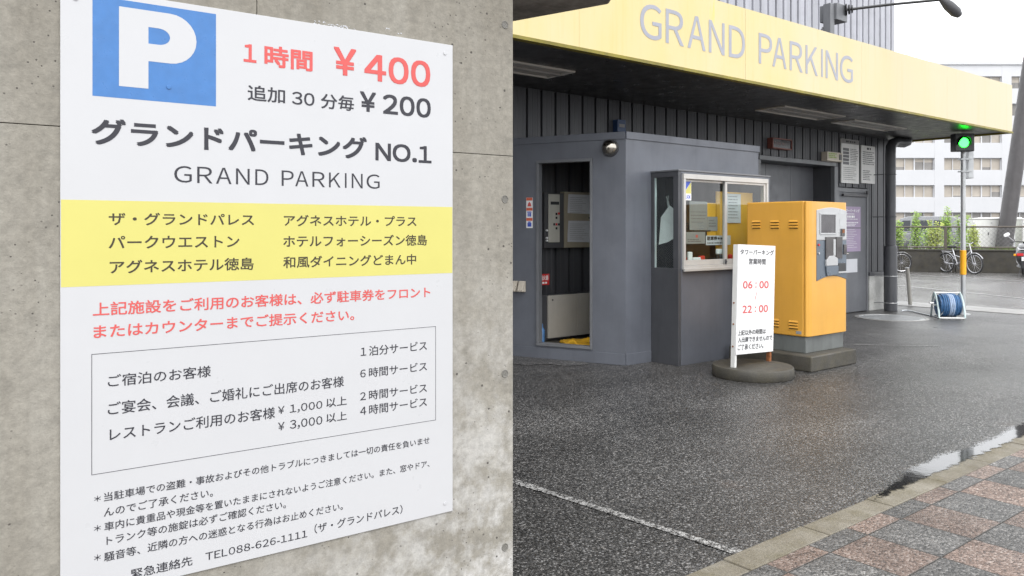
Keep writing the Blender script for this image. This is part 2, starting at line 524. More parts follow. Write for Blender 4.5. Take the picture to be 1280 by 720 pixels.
M['silver'] = paint('silver_panel', (0.42, 0.425, 0.43), .35, metal=.25, var=.04)
M['bay_blue'] = paint('slate_blue_panel', (0.11, 0.135, 0.165), .3, metal=.3, var=.15)
M['led_frame'] = paint('brown_red_frame', (0.16, 0.05, 0.035), .5)
M['dim_red'] = paint('dim_red_segments', (0.05, 0.008, 0.008), .3)
M['blue_dark'] = paint('dark_blue_box', (0.02, 0.05, 0.13), .4)
M['hose_light'] = paint('light_blue_hose', (0.36, 0.46, 0.62), .35, var=.25, scale=20)
M['screen'] = paint('dark_screen', (0.035, 0.03, 0.035), .08, var=.1)
M['smoke'] = paint('smoky_plastic', (0.06, 0.055, 0.055), .12)
M['orange'] = paint('orange_sleeve', (0.85, 0.40, 0.01), .5)
M['rust'] = paint('rusty_steel', (0.25, 0.09, 0.03), .8, var=.4, scale=30, bump=.3)
M['red'] = paint('red_paint', (0.55, 0.03, 0.03), .35)
M['red_sticker'] = paint('red_orange_sticker', (0.62, 0.12, 0.06), .5)
M['blue_ink'] = paint('blue_sticker_ink', (0.05, 0.10, 0.50), .5)
M['cream'] = paint('cream_plastic_box', (0.55, 0.50, 0.42), .5, dirt=.2)
M['beige_metal'] = paint('beige_metal_cabinet', (0.44, 0.42, 0.38), .5, var=.08, dirt=.2)
M['khaki'] = paint('khaki_metal_panel', (0.32, 0.28, 0.21), .5, var=.08, dirt=.2)
M['ivory'] = paint('ivory_control_panel', (0.46, 0.45, 0.40), .45, dirt=.15)
M['mat_yellow'] = paint('yellow_cloth', (0.75, 0.42, 0.02), .85, var=.15, scale=12)
M['panel_yellow'] = paint('yellow_panel', (0.68, 0.36, 0.03), .5, var=.08)
M['hose_blue'] = paint('blue_garden_hose', (0.05, 0.14, 0.30), .35, var=.25, scale=20)
M['hose_pale'] = paint('pale_hose', (0.55, 0.58, 0.60), .35)
M['purple'] = paint('mauve_poster', (0.33, 0.26, 0.38), .5, var=.06)
M['tyre'] = paint('tyre_rubber', (0.025, 0.025, 0.025), .7)
M['chrome'] = paint('bright_metal', (0.55, 0.55, 0.57), .28, metal=.9)
M['leaf'] = paint('light_green_leaves', (0.26, 0.40, 0.07), .6, var=.4, scale=9)
M['leaf2'] = paint('yellow_green_leaves', (0.38, 0.44, 0.10), .6, var=.4, scale=9)
M['stem'] = paint('green_brown_stem', (0.12, 0.10, 0.05), .7)
M['grass'] = paint('rough_grass', (0.14, 0.20, 0.05), .8, var=.4, scale=6)
M['pole'] = paint('weathered_pole_steel', (0.075, 0.07, 0.072), .5, var=.12, dirt=.3)
M['facade'] = paint('white_facade', (0.53, 0.535, 0.55), .6, var=.03, scale=.3, dirt=.06)
M['blind'] = paint('beige_blind', (0.40, 0.36, 0.31), .5, var=.15, scale=.5)
M['blind_dark'] = paint('dim_window', (0.20, 0.19, 0.18), .25, var=.2, scale=.5)
M['fence'] = paint('brown_fence_rail', (0.09, 0.075, 0.06), .6, dirt=.3)
M['wire'] = paint('fence_wire', (0.28, 0.28, 0.28), .5, metal=.4)
M['car_silver'] = paint('silver_car_paint', (0.22, 0.225, 0.235), .25, metal=.5, var=.03, coat=.6)
M['car_white'] = paint('white_car_paint', (0.75, 0.75, 0.76), .25, var=.03, coat=.6)
M['car_glass'] = paint('dark_car_glass', (0.025, 0.03, 0.035), .06)
M['red_lens'] = paint('red_lens', (0.55, 0.015, 0.02), .15)
M['glass'] = glass_mat('window_glass')
M['green_light'] = emit_mat('green_signal_light', (0.014, 1.0, 0.03), 8.0)
M['led'] = paint('dead_led_panel', (0.03, 0.02, 0.025), .2)
M['base_steel'] = paint('stained_grey_steel', (0.135, 0.145, 0.14), .4, var=.15, dirt=.5)
M['beige_steel'] = paint('beige_grey_post', (0.26, 0.25, 0.225), .5, dirt=.3)
M['diffuser'] = paint('lamp_diffuser', (0.34, 0.33, 0.32), .4)
M['fixture'] = paint('pale_fixture_trim', (0.62, 0.60, 0.56), .4)
M['hours_red'] = paint('faded_red_hours', (0.60, 0.11, 0.11), .5)
M['hours_ink'] = paint('faded_black_print', (0.06, 0.06, 0.065), .5)
_w = NB('puddle_water'); _w.set(col=(0.02, 0.02, 0.02), rough=.05, spec=.5, ior=1.6)
_w.bump(_w.noise(9, 2), .03, .01); M['water'] = _w.m
# stones break the water's far edge, the kerb its near edge
_x, _y, _z = _w.xyz()
_d = _w.math('SUBTRACT', _y, _w.math('MULTIPLY_ADD', _x, .004, 2.0392))
_n = _w.math('ADD', _w.math('MULTIPLY', _w.noise(70, 3, .7), .16), _w.math('MULTIPLY', _w.noise(3.0, 4), .16))
_e = _w.math('ADD', _d, _n)
_st = _w.math('MULTIPLY', _w.math('MAXIMUM', _w.math('SUBTRACT', 4.75, _x), 0.0), .16)
_e = _w.math('ADD', _e, _st)
_hi = _w.ramp(_e, [(.262, 1.0), (.285, 0.0)])
_e2 = _w.math('ADD', _d, _w.math('MULTIPLY', _w.noise(16, 4), .10))
_lo = _w.ramp(_e2, [(.035, 0.0), (.055, 1.0)])
_a = _w.math('MULTIPLY', _hi, _lo)
_w.set(alpha=_a)

# ================================================================== SETTING: ground, pavement, kerb
def struct(o): return tag(o, kind='structure')
g = Geo(); g.quad((-150, -150, 0), (500, -150, 0), (500, 500, 0), (-150, 500, 0))
struct(g.build('ground', M['asphalt']))
g = Geo(); g.quad((15.62, -60, .004), (27.6, -60, .004), (60, 60, .004), (15.62, 60, .004))
struct(g.build('road', M['road']))
g = Geo(); g.box(14.75, 15.6, -2, 30, -.05, .012)
struct(g.build('gutter', M['apron'], bevel=.006))
g = Geo(); g.box(-12, 14.7, -4.0, 1.925, -.05, .022)
struct(g.build('pavement', M['paving'], bevel=.004))
# kerb stones with open joints; the slight bend follows the kerb seen along the lot
g = Geo()
x = -9.8
while x < 14.0:
    k0 = 2.05 + (x - 2.7) * .004
    g.box(x, x + .592, 1.937, k0 + .03 + random.uniform(-.006, .006), -.05, .014 + random.uniform(-.002, .002))
    x += .6
struct(g.build('kerb', M['kerb'], bevel=.008))
# water standing along the kerb
g = Geo()
last = None
for i in range(61):
    u = 3.95 + i / 60 * 6.2
    k0 = 2.05 + (u - 2.7) * .004
    w0 = .26 * min(1, .35 + i / 8)
    cur = (g.v((u, k0 - .05, .0165)), g.v((u, k0 + w0, .0165)))
    if last: g.face([last[0], cur[0], cur[1], last[1]])
    last = cur
struct(g.build('puddle_water', M['water'], smooth=True))
# painted lines
def strip(p, q, wd, z=.004, n=30):
    g = Geo(); p = Vector((*p, z)); q = Vector((*q, z)); d = (q - p).normalized(); s = Vector((-d.y, d.x, 0)) * wd / 2
    last = None
    for i in range(n + 1):
        c = p.lerp(q, i / n); j = random.uniform(.8, 1.15)
        cur = (g.v(c + s * j), g.v(c - s * j))
        if last: g.face([last[0], cur[0], cur[1], last[1]])
        last = cur
    return g
struct(strip((2.60, 5.2), (2.926, 2.085), .056).build('white_line', M['line']))
g = Geo(); g.face([g.v((p[0], p[1], .005)) for p in ((5.40, 6.9), (5.53, 6.9), (5.86, 6.12), (5.80, 5.98), (5.55, 6.05), (5.48, 6.25), (5.25, 6.35), (5.0, 6.9))])
struct(g.build('dry_patch', M['dry']))
struct(strip((9.3, 5.02), (10.0, 4.3), .04).build('white_line', M['line']))
struct(strip((17.2, 4.4), (20.0, 9.6), .14, z=.009).build('white_line', M['line']))
struct(strip((23.5, 4.5), (25.2, 13.0), .16, z=.009).build('white_line', M['line']))

# ================================================================== CONCRETE WALL with the sign board
RW = math.radians(-2.9)
wall = thing('concrete_wall', 'bare board-marked concrete wall end carrying the big white fee board', 'wall', (0, 1.95, 0), RW)
g = Geo()
xs = [-4.0, -2.87, -1.97, -1.07, -.169, .732, 1.5015]
zs = [0.0, 1.62, 2.30]
G_ = .0009
for a, b_ in zip(xs, xs[1:]):
    for c, d in zip(zs, zs[1:]):
        if c == 0: continue
        g.box(a + G_, b_ - (G_ if b_ < 1.5 else 0), .0, .05, c + G_, d - G_)
for a, b_ in ((-4.0, -1.07), (-1.07, 1.5015)): g.box(a + G_, b_ - (G_ if b_ < 1.5 else 0), 0, .05, G_, zs[1] - G_)
g.box(-4.0, 1.5005, .05, .30, 0, 2.299)
g.build('wall_panel', M['concrete_wall'], wall, bevel=.001)
for z in (2.01, 1.4905, .971, .454):
    g = Geo()
    g.ring((1.4717, -.0003, z), (0, 1, 0), .0105, .0016, 24, 6)
    r = [g.v((1.4717 + .0098 * math.cos(k * math.pi / 12), -.0006, z + .0098 * math.sin(k * math.pi / 12))) for k in range(24)]
    g.face(r)
    g.build('tie_hole_plug', M['plug'], wall, smooth=True)
g = Geo()   # scraps of old white paint above the board
for (cx, cz, sx, sz, nn) in ((.905, 1.928, .03, .006, 30), (.965, 1.927, .03, .005, 30), (1.085, 1.940, .012, .004, 7), (1.12, 1.935, .006, .003, 4)):
    for _ in range(nn):
        px, pz = cx + random.uniform(-sx, sx), cz + random.uniform(-sz, sz) * .8
        s = random.uniform(.0006, .0026)
        g.face([g.v((px + s * random.uniform(.5, 1.6) * math.cos(t), -.0007, pz + s * random.uniform(.4, 1) * math.sin(t))) for t in [k * 1.05 for k in range(6)]])
g.build('paint_residue', M['paper'], wall)
# concrete roof slab on top of the wall
g = Geo()
g.prism([(-4, 2.16), (1.5, 1.90), (2.15, 2.04), (2.27, 2.215), (2.305, 2.262), (2.173, 2.711), (1.85, 3.86), (-4, 3.86)], 2.302, 2.52)
o = g.build('roof_slab', M['soffit_concrete'], wall, bevel=.01)
o.matrix_parent_inverse = (Matrix.Translation((0, 1.95, 0)) @ Matrix.Rotation(RW, 4, 'Z')).inverted()

board = thing('parking_fee_board', 'large white parking fee board with blue P square on concrete wall', 'sign board', (0, 1.95, 0), RW)
for sx_, sz_ in ((.5285, 1.7255), (1.262, 1.897), (1.262, .628), (.34, 1.897)):
    g = Geo(); g.tube([(sx_, -.0048, sz_), (sx_, -.0060, sz_)], .0048, 16)
    g.build('screw_cap', M['blue'] if sx_ == .5285 else M['sign_white'], board, bevel=.0006)
Geo().box(.3114, 1.2879, -.0040, -.0008, .6013, 1.9234).build('panel', M['sign_white'], board, bevel=.0008)
Geo().box(.3127, 1.2866, -.0042, -.0040, 1.2770, 1.4640).build('yellow_band', M['band_yellow'], board)
Geo().box(.3727, .6338, -.0042, -.0040, 1.6910, 1.9092).build('blue_square', M['blue'], board)
# the letter P: stem, bowl and counter
g = Geo()
def bowl(xa, xm, z0, z1, rx, n=14):
    zc, rz_ = (z0 + z1) / 2, (z1 - z0) / 2
    return [(xm + rx * math.cos(a), zc + rz_ * math.sin(a)) for a in [-math.pi / 2 + math.pi * i / n for i in range(n + 1)]]
oz0, oz1 = 1.7800, 1.8939
iz0, iz1 = 1.8195, 1.8568
yP = -.0045
xL, xS = .4251, .4855
out = bowl(xS, .532, oz0, oz1, .0575)
inn = bowl(xS, .507, iz0, iz1, .0245)
g.face([g.v((xL, yP, 1.7177)), g.v((xS, yP, 1.7177)), g.v((xS, yP, oz0)), g.v((xS, yP, iz0)), g.v((xS, yP, iz1)), g.v((xS, yP, oz1)), g.v((xL, yP, oz1))])
OO = [g.v((xS, yP, oz0))] + [g.v((p[0], yP, p[1])) for p in out] + [g.v((xS, yP, oz1))]
II = [g.v((xS, yP, iz0))] + [g.v((p[0], yP, p[1])) for p in inn] + [g.v((xS, yP, iz1))]
for i in range(len(OO) - 1): g.face([OO[i], OO[i + 1], II[i + 1], II[i]])
g.build('letter_p', M['sign_white'], board)
BOLD = {0: 0.0, 1: .007, 2: .015, 3: .029}
INK = {'R': 'ink_red', 'K': 'ink', 'B': 'ink_brown'}
SIGN_TEXT = [
    ('R', 'price_text', 3, '１', 0.6984, 0.7294, 1.805, 1.8487),
    ('R', 'price_text', 3, '時間', 0.749, 0.8722, 1.8001, 1.8529),
    ('R', 'price_text', 3, '￥', 0.929, 0.9916, 1.8005, 1.8722),
    ('R', 'price_text', 3, '400', 1.0149, 1.2146, 1.7947, 1.8674),
    ('K', 'extra_price_text', 2, '追加', 0.7084, 0.8007, 1.7128, 1.7509),
    ('K', 'extra_price_text', 2, '30', 0.8183, 0.8771, 1.7134, 1.7455),
    ('K', 'extra_price_text', 2, '分毎', 0.8944, 0.9855, 1.7098, 1.7485),
    ('K', 'extra_price_text', 3, '￥', 1.0021, 1.0488, 1.712, 1.7646),
    ('K', 'extra_price_text', 3, '200', 1.0689, 1.2162, 1.7102, 1.764),
    ('K', 'title_text', 3, 'グランドパーキング', 0.3704, 1.0221, 1.5855, 1.6442),
    ('K', 'title_text', 3, 'NO.1', 1.047, 1.2185, 1.5839, 1.6325),
    ('B', 'hotel_names_text', 2, 'ザ・グランドパレス', 0.4045, 0.7235, 1.4096, 1.4383),
    ('B', 'hotel_names_text', 2, 'パークウエストン', 0.4045, 0.6883, 1.3574, 1.3862),
    ('B', 'hotel_names_text', 2, 'アグネスホテル徳島', 0.4064, 0.7227, 1.3024, 1.3326),
    ('B', 'hotel_names_text', 2, 'アグネスホテル・プラス', 0.7975, 1.1708, 1.4086, 1.4372),
    ('B', 'hotel_names_text', 2, 'ホテルフォーシーズン徳島', 0.7961, 1.2041, 1.3559, 1.386),
    ('B', 'hotel_names_text', 2, '和風ダイニングどまん中', 0.7961, 1.1698, 1.3039, 1.3333),
    ('R', 'red_notice_text', 2, '上記施設をご利用のお客様は、必ず駐車券をフロント', 0.3733, 1.2144, 1.2113, 1.2414),
    ('R', 'red_notice_text', 2, 'またはカウンターまでご提示ください。', 0.3747, 0.9862, 1.1626, 1.1924),
    ('K', 'guest_table_text', 1, 'ご宿泊のお客様', 0.4029, 0.6219, 1.0537, 1.0808),
    ('K', 'guest_table_text', 1, 'ご宴会、会議、ご婚礼にご出席のお客様', 0.4029, 0.9568, 0.9919, 1.0208),
    ('K', 'guest_table_text', 1, 'レストランご利用のお客様', 0.4065, 0.7751, 0.9351, 0.9636),
    ('K', 'guest_table_text', 1, '￥', 0.7827, 0.7993, 0.9439, 0.9625),
    ('K', 'guest_table_text', 1, '1,000', 0.813, 0.8983, 0.9405, 0.9632),
    ('K', 'guest_table_text', 1, '以上', 0.9089, 0.9653, 0.9432, 0.9672),
    ('K', 'guest_table_text', 1, '￥', 0.7827, 0.7993, 0.903, 0.9228),
    ('K', 'guest_table_text', 1, '3,000', 0.813, 0.8983, 0.8998, 0.9245),
    ('K', 'guest_table_text', 1, '以上', 0.9089, 0.9653, 0.9043, 0.9277),
    ('K', 'service_text', 1, '１泊分サービス', 1.0044, 1.2039, 1.0649, 1.0913),
    ('K', 'service_text', 1, '６時間サービス', 1.0028, 1.2039, 1.008, 1.0336),
    ('K', 'service_text', 1, '２時間サービス', 1.0028, 1.2039, 0.9481, 0.9737),
    ('K', 'service_text', 1, '４時間サービス', 1.0028, 1.2039, 0.9091, 0.9353),
    ('K', 'small_print_text', 1, '＊', 0.376, 0.389, 0.8074, 0.8201),
    ('K', 'small_print_text', 1, '＊', 0.376, 0.389, 0.7425, 0.756),
    ('K', 'small_print_text', 1, '＊', 0.376, 0.389, 0.6784, 0.692),
    ('K', 'small_print_text', 1, '当駐車場での盗難・事故およびその他トラブルにつきましては一切の責任を負いませ', 0.3953, 1.2123, 0.8043, 0.824),
    ('K', 'small_print_text', 1, 'んのでご了承ください。', 0.3953, 0.6268, 0.7706, 0.7909),
    ('K', 'small_print_text', 1, '車内に貴重品や現金等を置いたままにされないようご注意ください。また、窓やドア、', 0.3959, 1.2123, 0.7391, 0.7588),
    ('K', 'small_print_text', 1, 'トランク等の施錠は必ずご確認ください。', 0.4002, 0.803, 0.7077, 0.7277),
    ('K', 'small_print_text', 1, '騒音等、近隣の方への迷惑となる行為はお止めください。', 0.3953, 0.9543, 0.6725, 0.6928),
    ('K', 'contact_text', 1, '緊急連絡先', 0.4495, 0.5806, 0.6202, 0.6426),
    ('K', 'contact_text', 1, 'TEL088-626-1111', 0.6097, 0.8581, 0.6233, 0.6416),
    ('K', 'contact_text', 1, '（ザ・グランドパレス）', 0.8769, 1.1278, 0.6272, 0.6514),
]
for colr, nm, wt, body, x0, x1, z0, z1 in SIGN_TEXT:
    g = Geo()
    (tight_into if all(ord(c) < 128 for c in body) else text_into)(g, body, x0, x1, z0, z1, -.00445, BOLD[wt] * (z1 - z0), 4 if z1 - z0 > .03 else 2)
    g.build(nm, M[INK[colr]], board)
for word in ([('G', .5405, .579), ('R', .5911, .6257), ('A', .6336, .6699), ('N', .6805, .7129), ('D', .7266, .7589)],
             [('P', .792, .8227), ('A', .8266, .8612), ('R', .8716, .9052), ('K', .9161, .9479), ('I', .9599, .9645), ('N', .979, 1.0099), ('G', 1.0212, 1.0594)]):
    g = Geo()
    for ch, a, b_ in word: tight_into(g, ch, a, b_, 1.5087, 1.5469, -.0044, 0, 5)
    g.build('latin_title_text', M['ink'], board)
g = Geo()
tx0, tx1, tz0, tz1, lw = .3708, 1.2324, .8667, 1.1294, .0011
g.box(tx0, tx1, -.0044, -.0040, tz1 - lw, tz1); g.box(tx0, tx1, -.0044, -.0040, tz0, tz0 + lw)
g.box(tx0, tx0 + lw, -.0044, -.0040, tz0 + lw, tz1 - lw); g.box(tx1 - lw, tx1, -.0044, -.0040, tz0 + lw, tz1 - lw)
g.build('table_frame', M['ink'], board)

# ================================================================== PARKING TOWER BUILDING
WV = 6.95
tower = thing('parking_tower', 'dark grey ribbed parking tower with long yellow canopy', 'building', (7, 6.95, 0))
def P_(o):   # keep world coordinates although parented to the building
    o.matrix_parent_inverse = Matrix.Translation((-7, -6.95, 0)); return o
def ribs(g, x0, x1, z0, z1, y, pitch, phase, depth=.05, gw=.034, mid=True):
    """flat ribbed cladding: plates with deep grooves and a faint fold in each plate"""
    prof = []
    k = math.floor((x0 - phase) / pitch)
    xg = phase + k * pitch
    prof.append((x0, y))
    while xg < x1 + pitch:
        for (px, py) in ((xg - gw / 2, y), (xg - gw / 2 + .004, y + depth), (xg + gw / 2 - .004, y + depth), (xg + gw / 2, y)):
            if x0 < px < x1: prof.append((px, py))
        if mid:
            for f in (.36, .70):
                px = xg + pitch * f
                for (a, b_) in ((px - .006, y), (px - .002, y + .0025), (px + .002, y + .0025), (px + .006, y)):
                    if x0 < a < x1: prof.append((a, b_))
        xg += pitch
    prof.append((x1, y))
    lo = [g.v((p[0], p[1], z0)) for p in prof]; hi = [g.v((p[0], p[1], z1)) for p in prof]
    for i in range(len(prof) - 1): g.face([lo[i], lo[i + 1], hi[i + 1], hi[i]])
g = Geo()
ribs(g, -2.0, 10.20, 0.0, 3.0, WV, .2155, 5.765)
ribs(g, 10.20, 12.33, 2.505, 3.0, WV, .2155, 5.765)
ribs(g, 12.33, 13.39, 2.11, 3.0, WV, .2155, 5.765)
ribs(g, 13.39, 14.10, .665, 3.0, WV, .2155, 5.765)
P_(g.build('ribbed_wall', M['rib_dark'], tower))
g = Geo()
ribs(g, 3.0, 14.343, 3.001, 19.0, WV, .1985, 11.241, gw=.05, mid=False)
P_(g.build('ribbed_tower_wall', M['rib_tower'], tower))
g = Geo()
g.box(3.0, 14.343, WV + .055, 15.0, 3.0, 19.0)
g.box(-2.0, 10.19, WV + .055, 14.9, 0, 2.999)
g.box(10.19, 14.10, WV + .75, 14.9, 0, 2.999)
g.box(14.06, 14.099, WV + .003, WV + .74, 0, 2.99)
P_(g.build('wall_core', M['rib_tower'], tower))
# recess with a sliding door, header and jambs
g = Geo()
g.box(10.20, 12.34, WV - .018, WV + .05, 2.435, 2.50)
g.box(10.17, 10.235, WV - .018, WV + .05, 0, 2.433)
g.box(12.285, 12.395, WV - .018, WV + .05, 0, 2.433)
P_(g.build('recess_frame', M['trim_grey'], tower, bevel=.004))
g = Geo()
g.box(12.285, 12.38, WV + .052, WV + .5, 0, 2.45); g.box(10.19, 10.235, WV + .052, WV + .5, 0, 2.45)
g.box(10.236, 12.284, WV + .052, WV + .5, 2.436, 2.46)
P_(g.build('recess_lining', M['booth_dark'], tower))
g = Geo()
for k in range(3):
    a = 10.237 + k * .683
    g.box(a, a + .678, WV + .36, WV + .40, .01, 2.434)
P_(g.build('sliding_door', M['door_grey'], tower, bevel=.004))
g = Geo(); g.box(12.44, 13.33, WV - .006, WV + .04, .012, 2.02)
d = P_(g.build('steel_door', M['door_grey'], tower, bevel=.004))
g = Geo(); g.box(12.398, 12.437, WV - .016, WV + .05, 0, 2.095); g.box(13.333, 13.385, WV - .016, WV + .05, 0, 2.095); g.box(12.438, 13.332, WV - .016, WV + .05, 2.024, 2.095)
P_(g.build('door_frame', M['trim_grey'], tower, bevel=.003))
g = Geo(); g.box(12.52, 13.30, WV - .05, WV - .008, 1.955, 1.995); g.tube([(13.27, WV - .06, 2.0), (13.27, WV - .06, 2.06)], .022, 10)
P_(g.build('door_closer', M['dark_grey'], tower, bevel=.004))
g = Geo(); g.tube([(12.53, WV - .05, 1.0), (12.65, WV - .05, 1.0)], .011, 8); g.tube([(12.53, WV - .008, 1.0), (12.53, WV - .05, 1.0)], .02, 10)
P_(g.build('door_handle', M['stainless'], tower, smooth=True))
g = Geo(); g.box(13.40, 14.05, WV - .03, WV + .05, 0, .60)
P_(g.build('concrete_plinth', M['white_concrete'], tower, bevel=.01))
g = Geo(); g.box(13.392, 14.10, WV - .04, WV + .05, .602, .662)
P_(g.build('wall_flashing', M['booth_dark'], tower, bevel=.004))
# canopy
g = Geo()
g.box(-1.0, 14.55, 5.175, WV - .004, 3.0, 3.70)
g.box(14.11, 14.55, WV - .002, 7.30, 3.0, 3.70)
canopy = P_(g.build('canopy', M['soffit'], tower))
g = Geo()
for a, b_ in ((-1.0, 2.4), (2.403, 4.85), (4.852, 7.288), (7.292, 9.73), (9.732, 12.17), (12.172, 14.58)):
    g.box(a, b_, 5.13, 5.172, 3.004, 3.765)
g.box(14.553, 14.58, 5.1725, 7.32, 3.004, 3.765)
g.build('fascia', M['fascia'], canopy).matrix_parent_inverse = Matrix.Identity(4)
g = Geo(); g.box(-1.0, 14.59, 5.118, 5.19, 2.974, 3.003); g.box(14.54, 14.59, 5.191, 7.32, 2.974, 3.003)
g.build('fascia_lip', M['yellow_lip'], canopy)
for ch, a, b_ in (('G', 5.636, 5.939), ('R', 6.0, 6.27), ('A', 6.329, 6.611), ('N', 6.666, 6.926), ('D', 7.0, 7.279), ('P', 7.53, 7.781), ('A', 7.787, 8.062), ('R', 8.126, 8.391), ('K', 8.452, 8.711), ('I', 8.788, 8.824), ('N', 8.887, 9.166), ('G', 9.214, 9.517)):
    g = tight_into(Geo(), ch, a, b_, 3.212, 3.545, 5.1275, .0015 if ch != 'I' else 0, 6)
    g.build('letter', M['fascia_letters'], canopy)
for (a, b_, c, d_) in ((3.95, 5.53, 5.905, 6.33), (9.18, 10.68, 5.86, 6.31), (11.12, 12.72, 5.962, 6.335)):
    g = Geo()
    f = .028
    for bx in ((a, b_, c, c + f), (a, b_, d_ - f, d_), (a, a + f, c + f, d_ - f), (b_ - f, b_, c + f, d_ - f)):
        g.box(*bx, 2.982, 2.999)
    g.mi = 1
    m_ = (c + d_) / 2
    g.quad((a + f, c + f, 2.996), (b_ - f, c + f, 2.996), (b_ - f, m_ - .03, 2.998), (a + f, m_ - .03, 2.998))
    g.quad((a + f, m_ + .03, 2.998), (b_ - f, m_ + .03, 2.998), (b_ - f, d_ - f, 2.996), (a + f, d_ - f, 2.996))
    g.box(a + f, b_ - f, m_ - .028, m_ + .028, 2.975, 2.997)
    g.build('light_fixture', [M['fixture'], M['diffuser']], canopy)
# rainwater downpipe with its bend into the canopy and its protective sleeve
g = Geo()
g.tube([(13.69, 6.7, 1.08), (13.69, 6.7, 2.70), (13.70, 6.7, 2.82), (13.76, 6.695, 2.89), (13.86, 6.69, 2.915), (14.10, 6.67, 2.92), (14.19, 6.66, 2.94), (14.215, 6.66, 3.02)], .085, 18)
pipe = P_(g.build('downpipe', M['booth_dark'], tower, smooth=True))
g = Geo(); g.lathe([(.108, 0.002), (.108, 1.06), (.10, 1.12), (.086, 1.13)], (13.69, 6.7, 0), 24)
g.build('pipe_sleeve', M['booth_dark'], pipe, smooth=True)
for z in (.14, .60, 1.62, 2.35):
    r = .111 if z < 1.1 else .088
    g = Geo(); g.ring((13.69, 6.7, z), (0, 0, 1), r, .008, 24, 6); g.tube([(13.60, 6.77, z), (13.55, 6.94, z)], .008, 6)
    g.build('pipe_bracket', M['steel'] if z < 1.1 else M['booth_dark'], pipe, smooth=True)
# floodlight bracket on the canopy edge
lamp = thing('street_lamp', 'small floodlight on a long thin arm sticking out above the yellow canopy', 'lamp', (9.66, 5.5, 3.70))
def L_(o): o.matrix_parent_inverse = Matrix.Translation((-9.66, -5.5, -3.70)); return o
g = Geo(); g.box(9.555, 9.655, 5.45, 5.55, 3.702, 4.30)
L_(g.build('post', M['trim_grey'], lamp, bevel=.004))
g = Geo(); g.box(9.66, 9.92, 5.42, 5.66, 4.10, 4.315)
L_(g.build('junction_box', M['trim_grey'], lamp, bevel=.006))
g = Geo(); g.tube([(9.40, 5.62, 3.75), (9.556, 5.55, 4.0)], .014, 8)
L_(g.build('brace', M['dark_grey'], lamp))
A0, A1 = Vector((9.87, 5.425, 4.255)), Vector((10.53, 4.50, 4.30))
g = Geo(); g.tube([A0, A0.lerp(A1, .5) + Vector((0, 0, .008)), A1], .017, 10)
for k in range(3): g.tube([A0 + (A1 - A0).normalized() * (.01 + .035 * k) - (A1 - A0).normalized() * .004, A0 + (A1 - A0).normalized() * (.02 + .035 * k)], .075 - .012 * k, 16)
L_(g.build('arm', M['black'], lamp, smooth=True))
dv = Vector((.57, -.42, -.62)).normalized()
g = Geo(); g.tube([A1 - dv * .05, A1 + dv * .02, A1 + dv * .11, A1 + dv * .24, A1 + dv * .30], [.025, .045, .066, .068, .04], 14)
L_(g.build('lamp_head', M['dark_grey'], lamp, smooth=True))
g = Geo(); g.tube([A1 + dv * .301, A1 + dv * .31], [.04, .03], 14)
L_(g.build('lens', M['diffuser'], lamp, smooth=True))

# ================================================================== ATTENDANT BOOTH
booth = thing('attendant_booth', 'grey steel attendant booth with open doorway and white-framed bay window', 'booth', (6.9, 6.2, 0))
def B_(o, par=None): o.matrix_parent_inverse = Matrix.Translation((-6.9, -6.2, 0)); return o
BC = Vector((6.052, 5.706, 0))
dd = Vector((-.39, .92, 0)).normalized()
MO = Matrix.Translation(BC) @ Matrix(((dd.x, -dd.y, 0, 0), (dd.y, dd.x, 0, 0), (0, 0, 1, 0), (0, 0, 0, 1)))   # a along the door wall, +y outward
MI = MO.copy()
AE = 1.345
D0, D1, DZ0, DZ1 = .365, 1.023, .14, 2.15
g = Geo(MO)
g.box(0, D0, -.06, 0, 0, 2.395); g.box(D1, AE, -.06, 0, 0, 2.395)
g.box(D0, D1, -.06, 0, DZ1, 2.395); g.box(D0, D1, -.06, 0, 0, DZ0)
B_(g.build('door_wall', M['booth_front'], booth))
g = Geo()
u0, u1 = 6.053, 8.371
g.box(u0, 6.50, 5.706, 5.766, 0, 2.398); g.box(8.0, u1, 5.706, 5.766, 0, 2.398)
g.box(6.50, 8.0, 5.706, 5.766, 1.97, 2.398); g.box(6.50, 8.0, 5.706, 5.766, 0, .94)
g.box(u1 - .06, u1, 5.767, 6.93, 0, 2.397)
B_(g.build('front_wall', M['booth_front'], booth))
g = Geo(); g.prism([(5.56, 6.93), (6.08, 5.74), (8.34, 5.74), (8.34, 6.93)], 2.31, 2.36)
B_(g.build('roof', M['booth_dark'], booth))
g = Geo(); g.box(u0 - .002, u1 + .012, 5.692, 5.705, 2.335, 2.41)
B_(g.build('roof_trim', M['booth_front'], booth, bevel=.003))
g = Geo(MO); g.box(.006, AE, .001, .013, 2.335, 2.41)
B_(g.build('roof_trim', M['booth_front'], booth, bevel=.003))
g = Geo(MO); g.box(0.006, AE, .001, .010, .0, .118)
B_(g.build('base_trim', M['booth_front'], booth, bevel=.003))
g = Geo(); g.box(u0, 6.437, 5.696, 5.705, 0, .118)
B_(g.build('base_trim', M['booth_front'], booth, bevel=.003))
g = Geo(); g.prism([(5.62, 6.92), (6.10, 5.79), (8.30, 5.79), (8.30, 6.92)], .0, .13)
B_(g.build('floor', M['dark_concrete'], booth))
# doorway lining
g = Geo(MO)
g.box(D0, D0 + .028, -.075, .018, DZ0 + .03, DZ1 - .03); g.box(D1 - .028, D1, -.075, .018, DZ0 + .03, DZ1 - .03)
g.box(D0, D1, -.075, .018, DZ1 - .03, DZ1); g.box(D0, D1, -.075, .022, DZ0, DZ0 + .03)
B_(g.build('door_frame', M['trim_grey'], booth, bevel=.003))
for z0_, z1_ in ((.32, .62), (1.86, 1.98)):
    g = Geo(MO); g.box(D0 - .004, D0 + .012, -.12, -.076, z0_, z1_)
    B_(g.build('hinge', M['steel'], booth, bevel=.003))
